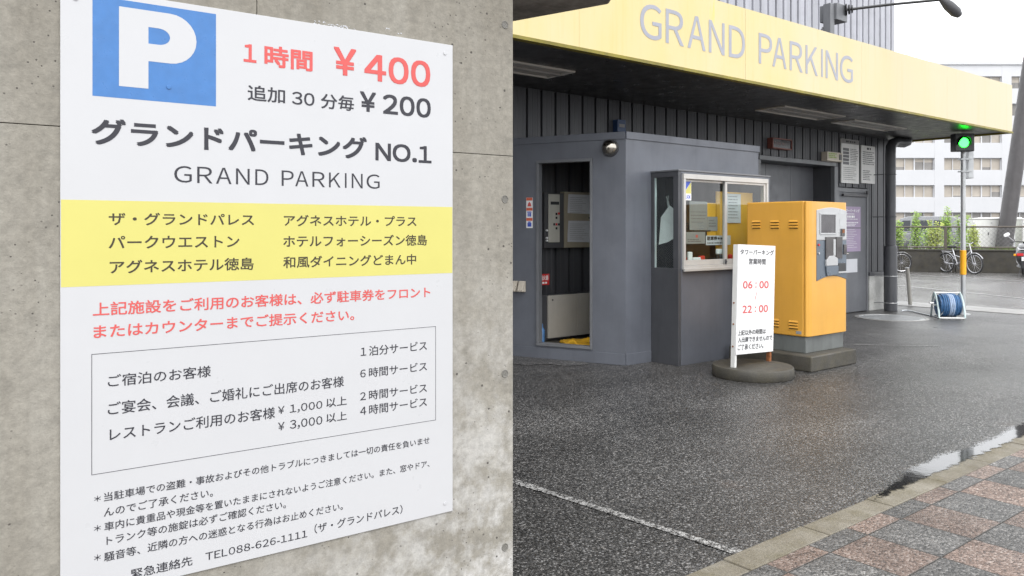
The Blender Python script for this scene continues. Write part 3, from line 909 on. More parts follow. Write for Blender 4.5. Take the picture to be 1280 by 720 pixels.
# bay
b0, b1, bf = 6.439, 8.046, 5.336
g = Geo()
g.box(b0, b0 + .045, bf + .001, 5.704, 0, 1.0); g.box(b0, b0 + .045, bf + .001, 5.704, 1.945, 2.0)
g.box(b0, b0 + .045, bf + .001, 5.405, 1.0, 1.945); g.box(b0, b0 + .045, 5.665, 5.704, 1.0, 1.945)
B_(g.build('bay_side_wall', M['booth_dark'], booth, bevel=.003))  # shade of the side face put into the colour: darker than the front
g = Geo()
g.box(b0 + .0455, b1, bf, bf + .05, 0, .985); g.box(b0 + .0455, b1, bf, bf + .05, 1.978, 2.0)
g.box(b0 + .0455, 6.497, bf, bf + .05, .985, 1.978); g.box(7.995, b1, bf, bf + .05, .985, 1.978)
g.box(b1 - .045, b1, bf + .051, 5.704, 0, 2.0)
B_(g.build('bay_front_wall', M['booth_front'], booth, bevel=.003))
g = Geo(); g.box(b0 - .008, b1 + .008, bf - .008, 5.703, 2.0015, 2.018)
B_(g.build('bay_roof', M['trim_grey'], booth, bevel=.003))
g = Geo(); g.box(b0 + .046, b1 - .046, bf + .052, 5.70, .93, .965)
B_(g.build('counter', M['beige_metal'], booth, bevel=.004))
g = Geo(); g.box(b0 + .02, b0 + .026, 5.405, 5.665, 1.0, 1.945)
B_(g.build('side_pane', M['glass'], booth))
g = Geo()     # wire mesh inside the side pane
for k in range(-26, 40):
    z = 1.0 + k * .026
    for sgn in (1, -1):
        pts = []
        p0 = (5.405, z) if sgn == 1 else (5.665, z)
        p1 = (5.665, z + .26) if sgn == 1 else (5.405, z + .26)
        lo_, hi_ = 1.0, 1.945
        t0, t1 = 0.0, 1.0
        if p0[1] < lo_: t0 = (lo_ - p0[1]) / .26
        if p1[1] > hi_: t1 = (hi_ - p0[1]) / .26
        if t1 - t0 > .05:
            a = (p0[0] + (p1[0] - p0[0]) * t0, p0[1] + .26 * t0); b_ = (p0[0] + (p1[0] - p0[0]) * t1, p0[1] + .26 * t1)
            g.tube([(b0 + .023, *a), (b0 + .023, *b_)], .0006, 3)
B_(g.build('wire_mesh', M['steel'], booth))
g = Geo(); g.box(b0 + .010, b0 + .03, 5.653, 5.664, 1.0, 1.945)
B_(g.build('pane_bead', M['alu'], booth))
# sliding window
g = Geo()
wx0, wx1, wz0, wz1 = 6.499, 7.993, .987, 1.976
t = .052
g.box(wx0, wx1, bf - .022, bf + .06, wz1 - t, wz1); g.box(wx0, wx1, bf - .022, bf + .06, wz0, wz0 + .038)
g.box(wx0, wx0 + .034, bf - .022, bf + .06, wz0 + .038, wz1 - t); g.box(wx1 - .034, wx1, bf - .022, bf + .06, wz0 + .038, wz1 - t)
g.box(wx0 - .012, wx1 + .012, bf - .045, bf - .023, wz0 - .018, wz0 + .012)
win = B_(g.build('window_frame', M['alu_white'], booth, bevel=.003))
for (a, b_, yy) in ((wx0 + .036, 7.255, bf + .018), (7.205, wx1 - .036, bf - .010)):
    g = Geo(); s = .036
    z0_, z1_ = wz0 + .04, wz1 - t - .002
    g.box(a, a + s, yy, yy + .022, z0_, z1_); g.box(b_ - s, b_, yy, yy + .022, z0_, z1_)
    g.box(a + s, b_ - s, yy, yy + .022, z1_ - .022, z1_); g.box(a + s, b_ - s, yy, yy + .022, z0_, z0_ + .055)
    g.build('sash', M['alu_white'], win, bevel=.002)
    g = Geo(); g.box(a + s, b_ - s, yy + .008, yy + .013, z0_ + .055, z1_ - .022)
    g.build('pane', M['glass'], win)
g = Geo(); g.tube([(7.20, bf - .02, 1.055), (7.20, bf - .032, 1.055)], .012, 10); g.box(7.192, 7.204, bf - .03, bf - .012, 1.03, 1.08)
g.build('latch', M['dark_grey'], win)

# things on and in the booth -------------------------------------------------
def flat(name, mat, M4, x0, x1, z0, z1, y, th=.002, label=None, cat=None, par=None, group=None, sheen=0):
    g = Geo(M4); g.box(x0, x1, y - th, y, z0, z1)
    o = g.build(name, mat, par)
    if label: tag(o, label, cat, group)
    return o
I4 = Matrix.Identity(4)
def bars(g, rows, x0, x1, y, seed=1, broken=True):
    """lines of print too small to read in the photo"""
    r = random.Random(seed)
    for (z, h) in rows:
        x = x0
        end = x0 + (x1 - x0) * r.uniform(.6, 1.0)
        while x < end:
            l = r.uniform(.35, 1.0) * h * 2.2
            g.quad((x, y, z), (min(x + l, x1), y, z), (min(x + l, x1), y, z + h), (x, y, z + h))
            x += l + h * r.uniform(.25, .9)
# dome mirror-like security lamp over the doorway
dome = thing('dome_lamp', 'shiny steel dome above the open doorway of the grey booth', 'lamp', MO @ Vector((.167, 0, 2.25)))
g = Geo(MO @ Matrix.Translation((.167, .014, 2.25)) @ Matrix.Rotation(math.radians(-90), 4, 'X'))
g.lathe([(.088, -.012), (.088, 0), (.084, .02), (.072, .05), (.05, .073), (.025, .085), (.003, .089)], n=28)
o = g.build('dome_cover', M['stainless'], dome, smooth=True); o.matrix_parent_inverse = Matrix.Translation(-dome.location)
g = Geo(MO @ Matrix.Translation((.167, .014, 2.25)) @ Matrix.Rotation(math.radians(-90), 4, 'X'))
g.lathe([(.094, -.013), (.094, -.002), (.089, .004)], n=28)
o = g.build('base_ring', M['dark_grey'], dome, smooth=True); o.matrix_parent_inverse = Matrix.Translation(-dome.location)
# three safety stickers in a column
st = thing('safety_sticker', 'column of three small red and white stickers left of the booth doorway', 'sticker', MO @ Vector((1.11, .003, 1.42)))
def rel(o, t): o.matrix_parent_inverse = Matrix.Translation(-Vector(t.location)); return o
g = Geo(MO); g.box(1.072, 1.151, .0005, .0035, 1.417, 1.751); rel(g.build('backing', M['white'], st), st)
for k in range(3):
    z = 1.42 + k * .111
    g = Geo(MO); g.box(1.074, 1.149, .0036, .0042, z + .076, z + .108)
    rel(g.build('red_header', M['red_sticker'], st), st)
    g = Geo(MO); zz = z + .012
    if k == 0:
        g.box(1.088, 1.135, .0036, .0042, zz, zz + .042); g.box(1.096, 1.127, .0036, .0042, zz + .044, zz + .056)
    elif k == 1:
        for (a, b_) in ((1.09, 1.105), (1.108, 1.118), (1.121, 1.134)): g.box(a, b_, .0036, .0042, zz, zz + .04)
        g.box(1.086, 1.138, .0036, .0042, zz + .043, zz + .055)
    else:
        g.prism([(1.086, zz), (1.137, zz), (1.128, zz + .03), (1.112, zz + .052), (1.095, zz + .03)], .0036, .0042, 'y')
    rel(g.build('pictogram', M['blue_ink'] if k < 2 else M['ink_red'], st), st)
# weatherproof socket boxes near the wall
for i, (a0, a1) in enumerate(((1.155, 1.225), (1.245, 1.31))):
    ob = thing('socket_box', ('cream weatherproof socket box with sloping hood on the booth wall, nearer the doorway', 'cream socket box at the concrete wall edge, left of the hooded one')[i], 'socket', MO @ Vector(((a0 + a1) / 2, 0, .78)), group='cream socket boxes')
    g = Geo(MO); g.box(a0, a1, .001, .045, .715, .835)
    rel(g.build('box', M['cream'], ob, bevel=.006), ob)
    g = Geo(MO); g.prism([(.0455, .832), (.085, .74), (.085, .722), (.0455, .722)], a0 + .004, a1 - .004, 'x')
    rel(g.build('hood', M['cream'], ob, bevel=.004), ob)
# window sticker with a blue and yellow split square
sk = thing('window_sticker', 'white sticker with blue and yellow triangles in upper left window corner', 'sticker', (6.60, bf + .023, 1.75))
Y_ = bf + .0225
g = Geo(); g.box(6.545, 6.672, Y_, Y_ + .0015, 1.705, 1.905); rel(g.build('backing', M['white'], sk), sk)
g = Geo(); g.face([g.v(p) for p in ((6.549, Y_ - .001, 1.775), (6.549, Y_ - .001, 1.90), (6.668, Y_ - .001, 1.90))]); rel(g.build('blue_triangle', M['blue_ink'], sk), sk)
g = Geo(); g.face([g.v(p) for p in ((6.553, Y_ - .001, 1.775), (6.668, Y_ - .001, 1.775), (6.668, Y_ - .001, 1.897))]); rel(g.build('yellow_triangle', M['band_yellow'], sk), sk)
g = text_into(Geo(), 'ALSOK', 6.556, 6.662, 1.722, 1.758, Y_ - .001, .001, 3); rel(g.build('lettering', M['blue_ink'], sk), sk)
# inside, seen through the window
def behind(nm, label, cat, x0, x1, z0, z1, y, mat, rows=(), seed=1, ink='dark_grey', mg=.02):
    t = thing(nm, label, cat, ((x0 + x1) / 2, y, z0))
    o = flat('sheet', M[mat], I4, x0, x1, z0, z1, y, .003); o.parent = t; rel(o, t)
    if rows:
        g = Geo(); bars(g, rows, x0 + mg, x1 - mg, y - .0038, seed); o = g.build('print_lines', M[ink], t); rel(o, t)
    return t
def rws(z1, z0, st=.03, h=.008): return [(z1 - .035 - k * st, h) for k in range(int((z1 - z0 - .05) / st))]
behind('notice_paper', 'larger grey sheet of notices behind the left window pane', 'paper', 6.741, 7.04, 1.395, 1.70, 5.44, 'paper_grey', rws(1.62, 1.395, .036, .006), 2)
behind('notice_paper', 'smaller grey sheet at the mullion behind the left window pane', 'paper', 7.046, 7.22, 1.385, 1.54, 5.442, 'paper_grey', rws(1.53, 1.385), 3)
g = Geo(); g.box(6.80, 7.08, 5.425, 5.432, 1.378, 1.394); tag(g.build('clip_bar', M['black']), 'black clip bar under the grey notices in the window', 'clip')
tn = behind('ticket_notice', 'white notice about parking tickets standing low behind the window', 'notice', 6.998, 7.43, 1.233, 1.335, 5.425, 'paper')
g = text_into(Geo(), '駐車券', 7.015, 7.19, 1.283, 1.328, 5.4205, .002); bars(g, [(1.292, .022)], 7.20, 7.40, 5.4205, 3); bars(g, [(1.248, .014)], 7.02, 7.38, 5.4205, 4)
o = g.build('lettering', M['ink_black'], tn); rel(o, tn)
o = behind('red_mark_notice', 'grey notice sheet with a small red mark in the window corner', 'notice', 6.676, 6.99, 1.25, 1.375, 5.43, 'paper_grey', [(1.27, .008), (1.29, .008)], 9)
g = Geo(); g.quad((6.83, 5.4255, 1.315), (6.865, 5.4255, 1.315), (6.865, 5.4255, 1.345), (6.83, 5.4255, 1.345)); o2 = g.build('red_mark', M['ink_red'], o); rel(o2, o)
yb = tag(flat('yellow_panel', M['panel_yellow'], I4, 7.232, 7.90, 1.03, 1.82, 5.475, .012), 'yellow panel set close behind the right window pane', 'board')  # yellow panel just behind the glass, colouring the right pane
tag(flat('yellow_reflection_strip', M['panel_yellow'], I4, 7.05, 7.20, 1.335, 1.69, 5.452, .006), 'narrow yellow panel standing in for the payment machine reflection at the window mullion', 'board')  # added panel in place of the payment machine's yellow reflection in the glass
behind('hanging_paper', 'pale printed sheet hanging on the yellow panel behind the right pane', 'paper', 7.41, 7.66, 1.475, 1.80, 5.455, 'paper', rws(1.80, 1.475, .034, .008), 12)
# small things on the counter
tr_ = thing('red_white_packets', 'red and white packets lying on the counter behind the window', 'packets', (6.78, 5.45, .966))
for i, (a, b_, h, mt) in enumerate(((6.67, 6.73, .20, 'white'), (6.675, 6.75, .145, 'red'), (6.76, 6.87, .14, 'white'), (6.88, 6.96, .155, 'red'))):
    g = Geo(Matrix.Translation((a, 5.395 + .006 * i, .966)) @ Matrix.Rotation(math.radians(random.uniform(-12, 12)), 4, 'Z')); g.box(0, b_ - a, 0, .03, 0, h)
    o = g.build('packet', M[mt], tr_, bevel=.008); rel(o, tr_)
cup = thing('small_box', 'small white and black box on the counter near the window mullion', 'box', (7.2, 5.41, .966))
g = Geo(); g.box(7.145, 7.245, 5.388, 5.418, .967, 1.13); o = g.build('carton', M['black'], cup, bevel=.006); rel(o, cup)
g = Geo(); g.box(7.15, 7.25, 5.388, 5.418, 1.131, 1.19); o = g.build('tissue', M['white'], cup, bevel=.012); rel(o, cup)
ball = Geo(); ball.lathe([(.005, 0), (.02, .1), (.028, .13), (.024, .155), (.004, .165)], (7.42, 5.42, .966), 14)
tag(ball.build('pot', M['red'], None, smooth=True), 'little red pot on the counter behind the right pane', 'pot')
# clip with a white sheet behind the wired side pane
cp = thing('clipped_paper', 'white sheet hanging askew from a clip behind the wired side pane', 'paper', (6.53, 5.52, 1.4))
g = Geo()
C_ = [(6.50, 5.652, 1.24), (6.53, 5.648, 1.53), (6.55, 5.545, 1.655), (6.58, 5.405, 1.54), (6.565, 5.412, 1.35), (6.53, 5.55, 1.27)]
ctr = (6.56, 5.53, 1.44)
for i in range(6): g.face([g.v(C_[i]), g.v(C_[(i + 1) % 6]), g.v(ctr)])
o = g.build('sheet', M['white'], cp); rel(o, cp)
sol = o.modifiers.new('thick', 'SOLIDIFY'); sol.thickness = .002
g = Geo(); g.tube([(6.555, 5.56, 1.64), (6.555, 5.575, 1.70)], .012, 8); g.tube([(6.555, 5.575, 1.70), (6.56, 5.60, 1.75)], .006, 6); g.tube([(6.555, 5.575, 1.70), (6.56, 5.57, 1.76)], .006, 6)
o = g.build('clip', M['steel'], cp); rel(o, cp)
# control gear on the back wall, seen through the doorway
cb = thing('control_panel', 'ivory control panel with display and buttons inside the booth doorway', 'control panel', (6.09, 6.94, 1.2))
g = Geo(); g.box(5.95, 6.245, 6.86, 6.945, 1.19, 1.82); rel(g.build('case', M['dark_grey'], cb, bevel=.004), cb)
g = Geo(); g.box(6.0, 6.17, 6.848, 6.859, 1.255, 1.805); rel(g.build('front_plate', M['ivory'], cb, bevel=.003), cb)
g = Geo(); g.box(6.03, 6.155, 6.842, 6.8475, 1.685, 1.72); rel(g.build('display', M['black'], cb), cb)
for (a, z_, mt) in ((6.115, 1.58, 'black'), (6.15, 1.585, 'red'), (6.115, 1.535, 'black'), (6.08, 1.46, 'black'), (6.115, 1.46, 'red'), (6.15, 1.46, 'black'), (6.115, 1.415, 'black')):
    g = Geo(); g.box(a - .011, a + .011, 6.838, 6.8475, z_ - .013, z_ + .013); rel(g.build('button', M[mt], cb, bevel=.002), cb)
for z_ in (1.39, 1.305, 1.275):
    g = Geo(); g.tube([(5.975, 6.86, z_), (5.975, 6.84, z_)], .012, 10); rel(g.build('knob', M['white'], cb, smooth=True), cb)
kc = thing('switch_cabinet', 'khaki metal cabinet with two sheets of paper taped on its door', 'cabinet', (6.5, 6.94, 1.2))
g = Geo(); g.box(6.262, 6.735, 6.87, 6.945, 1.19, 1.84); rel(g.build('case', M['khaki'], kc, bevel=.004), kc)
g = Geo(); g.tube([(6.66, 6.869, 1.54), (6.66, 6.858, 1.54)], .013, 10); rel(g.build('lock', M['black'], kc), kc)
for (z0_, z1_, lb) in ((1.585, 1.812, 'upper white sheet taped to the khaki cabinet in the booth'), (1.25, 1.503, 'lower curling white sheet taped to the khaki cabinet in the booth')):
    g = Geo()
    n = 8
    rows = []
    for i in range(n + 1):
        z = z1_ - (z1_ - z0_) * i / n
        off = .004 + (.02 * max(0, i / n - .6) ** 1.3 if z0_ < 1.4 else .006 * (i / n))
        rows.append((g.v((6.318 - .018 * (i / n), 6.868 - off, z + .008 * (i / n))), g.v((6.672 - .012 * (i / n), 6.868 - off * 1.2, z))))
    for a, b_ in zip(rows, rows[1:]): g.face([a[0], a[1], b_[1], b_[0]])
    o = g.build('taped_paper', M['paper'], None); o.modifiers.new('t', 'SOLIDIFY').thickness = .001; tag(o, lb, 'paper')
    g = Geo(); bars(g, [(z1_ - .04 - k * .022, .005) for k in range(9)], 6.335, 6.64, 6.856, int(z0_ * 100)); g.build('print_lines', M['paper_grey'], o)
lc = thing('low_cabinet', 'beige two-door low metal cabinet on the booth floor', 'cabinet', (6.45, 6.8, .13))
g = Geo(); g.box(5.80, 7.25, 6.86, 6.94, .14, .66); rel(g.build('carcass', M['booth_dark'], lc), lc)
for (a, b_) in ((5.98, 6.428), (6.434, 6.92)):
    g = Geo(); g.box(a, b_, 6.83, 6.858, .165, .65); rel(g.build('door', M['beige_metal'], lc, bevel=.004), lc)
    g = Geo(); g.tube([((a + .06) if a < 6 else (b_ - .06), 6.829, .60), ((a + .06) if a < 6 else (b_ - .06), 6.82, .60)], .009, 10); rel(g.build('lock', M['dark_grey'], lc), lc)
rs = thing('red_wall_sign', 'small red sign with white marks above the beige cabinet', 'sign', (5.9, 6.83, .84))
g = Geo(); g.box(5.83, 5.985, 6.82, 6.826, .775, .90); rel(g.build('plate', M['red'], rs), rs)
g = text_into(Geo(), '消火器', 5.845, 5.97, .83, .885, 6.8185, .001); bars(g, [(.79, .02)], 5.88, 5.95, 6.8185, 3); rel(g.build('lettering', M['white'], rs), rs)
fe = thing('fire_extinguisher', 'red fire extinguisher just inside the booth doorway', 'extinguisher', (5.715, 6.77, .131))
g = Geo(); g.lathe([(.055, 0), (.066, .01), (.066, .34), (.05, .39), (.022, .41), (.02, .43)], n=22); g.build('cylinder', M['red'], fe, smooth=True)
g = Geo(); g.lathe([(.0672, .12), (.0672, .26)], n=22); g.build('label_band', M['white'], fe, smooth=True)
g = Geo(); g.tube([(-.01, 0, .43), (-.05, -.03, .47), (-.06, -.05, .49)], .01, 8); g.tube([(0, 0, .42), (0, 0, .46)], .018, 8); g.build('valve_lever', M['black'], fe)
g = Geo(); g.tube([(.02, 0, .44), (.07, -.02, .40), (.078, -.03, .25), (.074, -.035, .1)], .009, 8); g.build('hose', M['black'], fe, smooth=True)
g = Geo(); g.lathe([(.02, 0), (.028, .005), (.03, .16), (.012, .19), (.012, .23)], (5.765, 6.69, .131), 14)
tag(g.build('spray_bottle', M['hose_blue'], None, smooth=True), 'small blue bottle on the floor beside the fire extinguisher', 'bottle')
# crumpled yellow cloth on the floor
g = Geo()
r = random.Random(4); NX, NY = 22, 16
vs = {}
for i in range(NX + 1):
    for j in range(NY + 1):
        a, b_ = i / NX, j / NY
        px = 5.93 + a * .50 + .16 * (b_ - .5) + .02 * math.sin(b_ * 9)
        py = 6.24 + b_ * .46 + .05 * math.sin(a * 7) - .02 * a
        h = .02 + .05 * max(0, math.sin(a * 9 + b_ * 5)) * max(0, math.sin(b_ * 7 - a * 3)) + .012 * r.random()
        if i in (0, NX) or j in (0, NY): h = .004
        vs[i, j] = g.v((px, py, .131 + h))
for i in range(NX):
    for j in range(NY): g.face([vs[i, j], vs[i + 1, j], vs[i + 1, j + 1], vs[i, j + 1]])
o = g.build('yellow_cloth', M['mat_yellow'], None, smooth=True); o.modifiers.new('t', 'SOLIDIFY').thickness = .003
tag(o, 'crumpled yellow cloth lying on the booth floor behind the threshold', 'cloth')

# ================================================================== PAYMENT MACHINE
pm = thing('payment_machine', 'amber yellow parking payment machine with silver front on concrete plinth', 'payment machine', (7.67, 4.77, 0))
def m_(name, g, mat, bev=0.0, smooth=False, par=None, segs=2):
    o = g.build(name, M[mat] if isinstance(mat, str) else mat, par or pm, bevel=bev, smooth=smooth, segs=segs)
    if par is None: rel(o, pm)
    return o
g = Geo(); g.box(7.165, 8.03, 4.285, 5.25, 0, .155); m_('concrete_plinth', g, 'dark_concrete', .012)
g = Geo(); g.box(7.315, 8.035, 4.435, 5.105, .155, .318); m_('steel_base', g, 'base_steel', .006)
g = Geo(); g.box(7.30, 8.052, 4.452, 5.12, .32, 1.688); body = m_('cabinet', g, 'machine', .012)
g = Geo(); g.prism([(7.303, 4.446), (7.303, 4.425), (7.325, 4.405), (7.36, 4.398), (8.0, 4.398), (8.035, 4.405), (8.05, 4.425), (8.05, 4.446)], .326, 1.684); dr = m_('front_door', g, 'machine', .004)
def pf(x, y): return (7.49 + (x - 128) * 0 + x, y)
FY = 4.409
def frontpoly(name, pts, y0, y1, mat, par=None, bev=0.0):
    g = Geo(); g.prism(pts, y0, y1, 'y'); return m_(name, g, mat, bev)
arch = [(7.444 + .580 * i / 12, 1.598 + .030 * math.sin(math.pi * i / 12)) for i in range(13)]
frontpoly('silver_panel', [(7.444, 1.293), (8.022, 1.293)] [::1] + arch[::-1], FY - .018, FY - .0005, 'silver', bev=.004)
wave = [(7.444 + .578 * i / 12, .878 + .045 * math.sin(math.pi * i / 12)) for i in range(13)]
frontpoly('lower_panel', wave + [(8.022, 1.2915), (7.444, 1.2915)], FY - .016, FY - .0005, 'bay_blue', bev=.004)
g = Geo()
for bx in ((7.495, 7.805, 1.35, 1.366), (7.495, 7.805, 1.552, 1.568), (7.495, 7.511, 1.366, 1.552), (7.789, 7.805, 1.366, 1.552)): g.box(bx[0], bx[1], FY - .026, FY - .0185, bx[2], bx[3])
m_('screen_bezel', g, 'silver', .002)
g = Geo(); g.box(7.5115, 7.7885, FY - .0205, FY - .0183, 1.3665, 1.5515); m_('screen', g, 'screen')
g = Geo(); g.box(7.86, 7.98, FY - .0195, FY - .0185, 1.565, 1.575); g.box(7.875, 7.95, FY - .0195, FY - .0185, 1.44, 1.51); m_('speaker_grille', g, 'steel')
g = Geo(); g.box(7.896, 7.968, FY - .03, FY - .0185, 1.332, 1.41); m_('coin_slot', g, 'dark_grey', .003)
g = Geo(); g.box(7.912, 7.952, FY - .034, FY - .0305, 1.365, 1.40); m_('slot_plate', g, 'rust')
g = Geo(); g.box(7.60, 7.735, FY - .028, FY - .0165, 1.10, 1.325); g.box(7.80, 7.922, FY - .028, FY - .0165, 1.10, 1.325); g.box(7.735, 7.80, FY - .022, FY - .0165, 1.10, 1.325); m_('smoked_cover', g, 'smoke', .004)
g = Geo(); g.box(7.745, 7.79, FY - .027, FY - .0225, 1.13, 1.30); g.prism([(7.60, 1.03), (7.82, 1.03), (7.82, 1.10), (7.75, 1.13), (7.66, 1.13), (7.60, 1.085)], FY - .034, FY - .0165, 'y'); m_('note_tray', g, 'silver', .004)
g = Geo(); g.box(7.955, 8.012, FY - .026, FY - .0165, 1.14, 1.245); m_('card_reader', g, 'smoke', .004)
g = Geo(); g.box(7.852, 8.0, FY - .022, FY - .0165, .965, 1.05); m_('change_tray', g, 'black', .003)
g = Geo(); g.box(7.845, 8.008, FY - .03, FY - .017, .945, .963); m_('tray_lip', g, 'silver', .003)
g = Geo(); g.prism([(7.60, 1.025), (7.84, 1.025), (7.84, .93), (7.62, .925)], FY - .03, FY - .0165, 'y'); m_('ticket_flap', g, 'bay_blue', .004)
for z_ in (1.16, 1.245):
    g = Geo(); g.tube([(7.475, FY - .016, z_), (7.475, FY - .028, z_)], .011, 12); m_('lock', g, 'chrome' if z_ < 1.2 else 'red')
def louvre(yc, zc):
    g = Geo()
    for k in (-1, 0, 1):
        z = zc + k * .029
        g.prism([(7.2995, z - .010), (7.288, z - .004), (7.288, z + .002), (7.2995, z + .010)], 0, 0.0001, 'y') if False else None
        pts = [(7.2985, z - .010), (7.286, z - .006), (7.2985, z + .011)]
        A = [g.v((p[0], yc - .05, p[1])) for p in pts]; B = [g.v((p[0], yc + .05, p[1])) for p in pts]
        g.face(A); g.face(B[::-1])
        for i in range(3): g.face([A[i], A[(i + 1) % 3], B[(i + 1) % 3], B[i]])
    m_('louvre', g, 'machine')
    g = Geo()
    for k in (-1, 0, 1):
        z = zc + k * .029 - .0145
        g.quad((7.2990, yc - .048, z - .0045), (7.2990, yc + .048, z - .0045), (7.2990, yc + .048, z + .003), (7.2990, yc - .048, z + .003))
    m_('louvre_gap', g, 'machine_slot')
for yc in (5.0, 4.78, 4.563):
    louvre(yc, 1.457); louvre(yc, .438)
g = Geo(); g.box(7.2975, 7.2995, 4.475, 4.535, .345, .375); m_('rating_plate', g, 'steel')

# ================================================================== OPENING HOURS BOARD
hb = thing('opening_hours_board', 'white standing board with red opening hours on round concrete base', 'sign board', (6.58, 4.55, 0), ry=math.radians(2.2))
g = Geo(); g.lathe([(.372, .0), (.380, .012), (.378, .09), (.368, .104), (.0, .106)], n=48)
o = g.build('concrete_base', M['dark_concrete'], hb, smooth=True)
o.rotation_euler = (0, math.radians(-2.2), 0)
HX0, HX1, HZ0, HZ1 = -.272, .333, .215, 1.252
g = Geo(); g.box(HX0, HX1, .0, .010, HZ0, HZ1)
o = g.build('panel', M['white'], hb, bevel=.002)
g = Geo(); g.box(HX0, HX0 + .03, .0105, .058, .09, HZ1 - .002); g.build('frame_leg', M['white_dirty'], hb, bevel=.003)
g = Geo(); g.box(HX1 - .035, HX1 - .005, .0105, .058, .22, HZ1 - .002); g.build('frame_leg', M['white_dirty'], hb, bevel=.003)
g = Geo(); g.box(HX1 - .037, HX1 - .007, .012, .052, .09, .219); g.build('rusty_leg_foot', M['rust'], hb, bevel=.003)
g = Geo(); g.box(HX0 + .031, HX1 - .036, .0105, .05, HZ1 - .04, HZ1 - .002); g.box(HX0 + .031, HX1 - .036, .0105, .05, HZ0 + .02, HZ0 + .06); g.build('frame_rail', M['white_dirty'], hb)
for z_ in (.29, .50, .70):
    g = Geo(); g.tube([(HX0 - .004, .035, z_), (HX0 + .002, .035, z_)], .009, 10); g.build('screw', M['rust'], hb)
W_, H_ = HX1 - HX0, HZ1 - HZ0
def hb_text(body, fx0, fx1, fz0, fz1, ink, name, bold=.0, side=False):
    x0, x1 = HX0 + W_ * fx0, HX0 + W_ * fx1
    z1, z0 = HZ1 - H_ * fz0, HZ1 - H_ * fz1
    g = text_into(Geo(), body, x0, x1, z0, z1, -.0015, bold, 4)
    g.build(name, M[ink], hb)
hb_text('タワーパーキング', .05, .955, .040, .092, 'hours_ink', 'title_text', .0013)
hb_text('営業時間', .28, .735, .124, .180, 'hours_ink', 'subtitle_text', .0013)
hb_text('06', .14, .39, .332, .402, 'hours_red', 'hours_text', .0016)
hb_text('：', .465, .50, .345, .395, 'hours_red', 'hours_text', .0012)
hb_text('00', .575, .83, .332, .402, 'hours_red', 'hours_text', .0016)
hb_text('22', .14, .39, .556, .626, 'hours_red', 'hours_text', .0016)
hb_text('：', .465, .50, .569, .619, 'hours_red', 'hours_text', .0012)
hb_text('00', .575, .825, .556, .626, 'hours_red', 'hours_text', .0016)
g = Geo(); xm, zt, zb = HX0 + W_ * .49, HZ1 - H_ * .435, HZ1 - H_ * .505
for i in range(12):
    t0, t1 = i / 12, (i + 1) / 12
    f = lambda t: (xm + .008 * math.sin(t * 2 * math.pi), zt + (zb - zt) * t)
    a, b_ = f(t0), f(t1); wd = .0035
    g.quad((a[0] - wd, -.0015, a[1]), (b_[0] - wd, -.0015, b_[1]), (b_[0] + wd, -.0015, b_[1]), (a[0] + wd, -.0015, a[1]))
g.build('hours_text', M['hours_red'], hb)
hb_text('上記以外の時間は', .03, .78, .778, .828, 'hours_ink', 'note_text', .0012)
hb_text('入出庫できませんので', .04, .965, .842, .892, 'hours_ink', 'note_text', .0012)
hb_text('ご了承ください。', .04, .72, .908, .962, 'hours_ink', 'note_text', .0012)

# ================================================================== SIGNS AND FITTINGS ON THE BUILDING WALL
def wall_plate(name, label, cat, x0, x1, z0, z1, y, th, mat, bev=.002):
    t = thing(name, label, cat, ((x0 + x1) / 2, y, z0))
    g = Geo(); g.box(x0, x1, y - th, y, z0, z1)
    rel(g.build('panel', M[mat], t, bevel=bev), t)
    return t
n1 = wall_plate('wall_notice', 'taller white notice board with a dark picture column high on the ribbed wall', 'notice', 12.483, 13.051, 2.174, 2.907, 6.944, .02, 'white_dirty')
Y_ = 6.9225
g = Geo(); g.box(12.484, 13.05, Y_, Y_ + .001, 2.83, 2.905); rel(g.build('header_strip', M['paper_grey'], n1), n1)
g = Geo(); bars(g, [(2.852, .03)], 12.62, 12.95, Y_ - .001, 2); rel(g.build('header_text', M['ink_black'], n1), n1)
for k in range(5):
    g = Geo(); z = 2.755 - k * .057; g.box(12.53, 12.72, Y_ - .001, Y_, z - .046, z); rel(g.build('picture_field', M['dark_grey'], n1), n1)
g = Geo(); bars(g, [(2.74 - k * .0285, .011) for k in range(10)], 12.76, 13.02, Y_ - .001, 3); bars(g, [(2.43 - k * .033, .008) for k in range(7)], 12.53, 13.0, Y_ - .001, 5)
rel(g.build('print_lines', M['ink_black'], n1), n1)
n2 = wall_plate('wall_notice', 'shorter white notice board of printed lines beside the downpipe', 'notice', 13.131, 13.595, 2.193, 2.837, 6.944, .02, 'white_dirty')
g = Geo(); bars(g, [(2.77, .035)], 13.31, 13.5, Y_ - .001, 1); bars(g, [(2.72 - k * .034, .014) for k in range(7)], 13.17, 13.57, Y_ - .001, 6); bars(g, [(2.40 - k * .03, .012) for k in range(6)], 13.18, 13.5, Y_ - .001, 8)
rel(g.build('print_lines', M['ink_black'], n2), n2)
ex = wall_plate('indicator_box', 'small cream box with faint green lettering above the recess corner', 'box', 11.897, 12.358, 2.50, 2.65, 6.944, .11, 'cream', .008)
g = Geo(); bars(g, [(2.61, .02), (2.58, .02), (2.55, .02)], 11.93, 12.17, 6.8325, 5); rel(g.build('green_print', M['leaf'], ex), ex)
g = Geo(); g.box(12.25, 12.32, 6.828, 6.8335, 2.53, 2.62); rel(g.build('switch', M['dark_grey'], ex), ex)
ld = wall_plate('display_sign', 'dark display sign in a red frame above the sliding door recess', 'display', 10.43, 10.91, 2.625, 2.75, 6.944, .08, 'led')
g = Geo()
g.box(10.415, 10.925, 6.85, 6.944, 2.751, 2.768); g.box(10.415, 10.925, 6.85, 6.944, 2.607, 2.624); g.box(10.412, 10.4295, 6.85, 6.944, 2.607, 2.768); g.box(10.9105, 10.928, 6.85, 6.944, 2.607, 2.768)
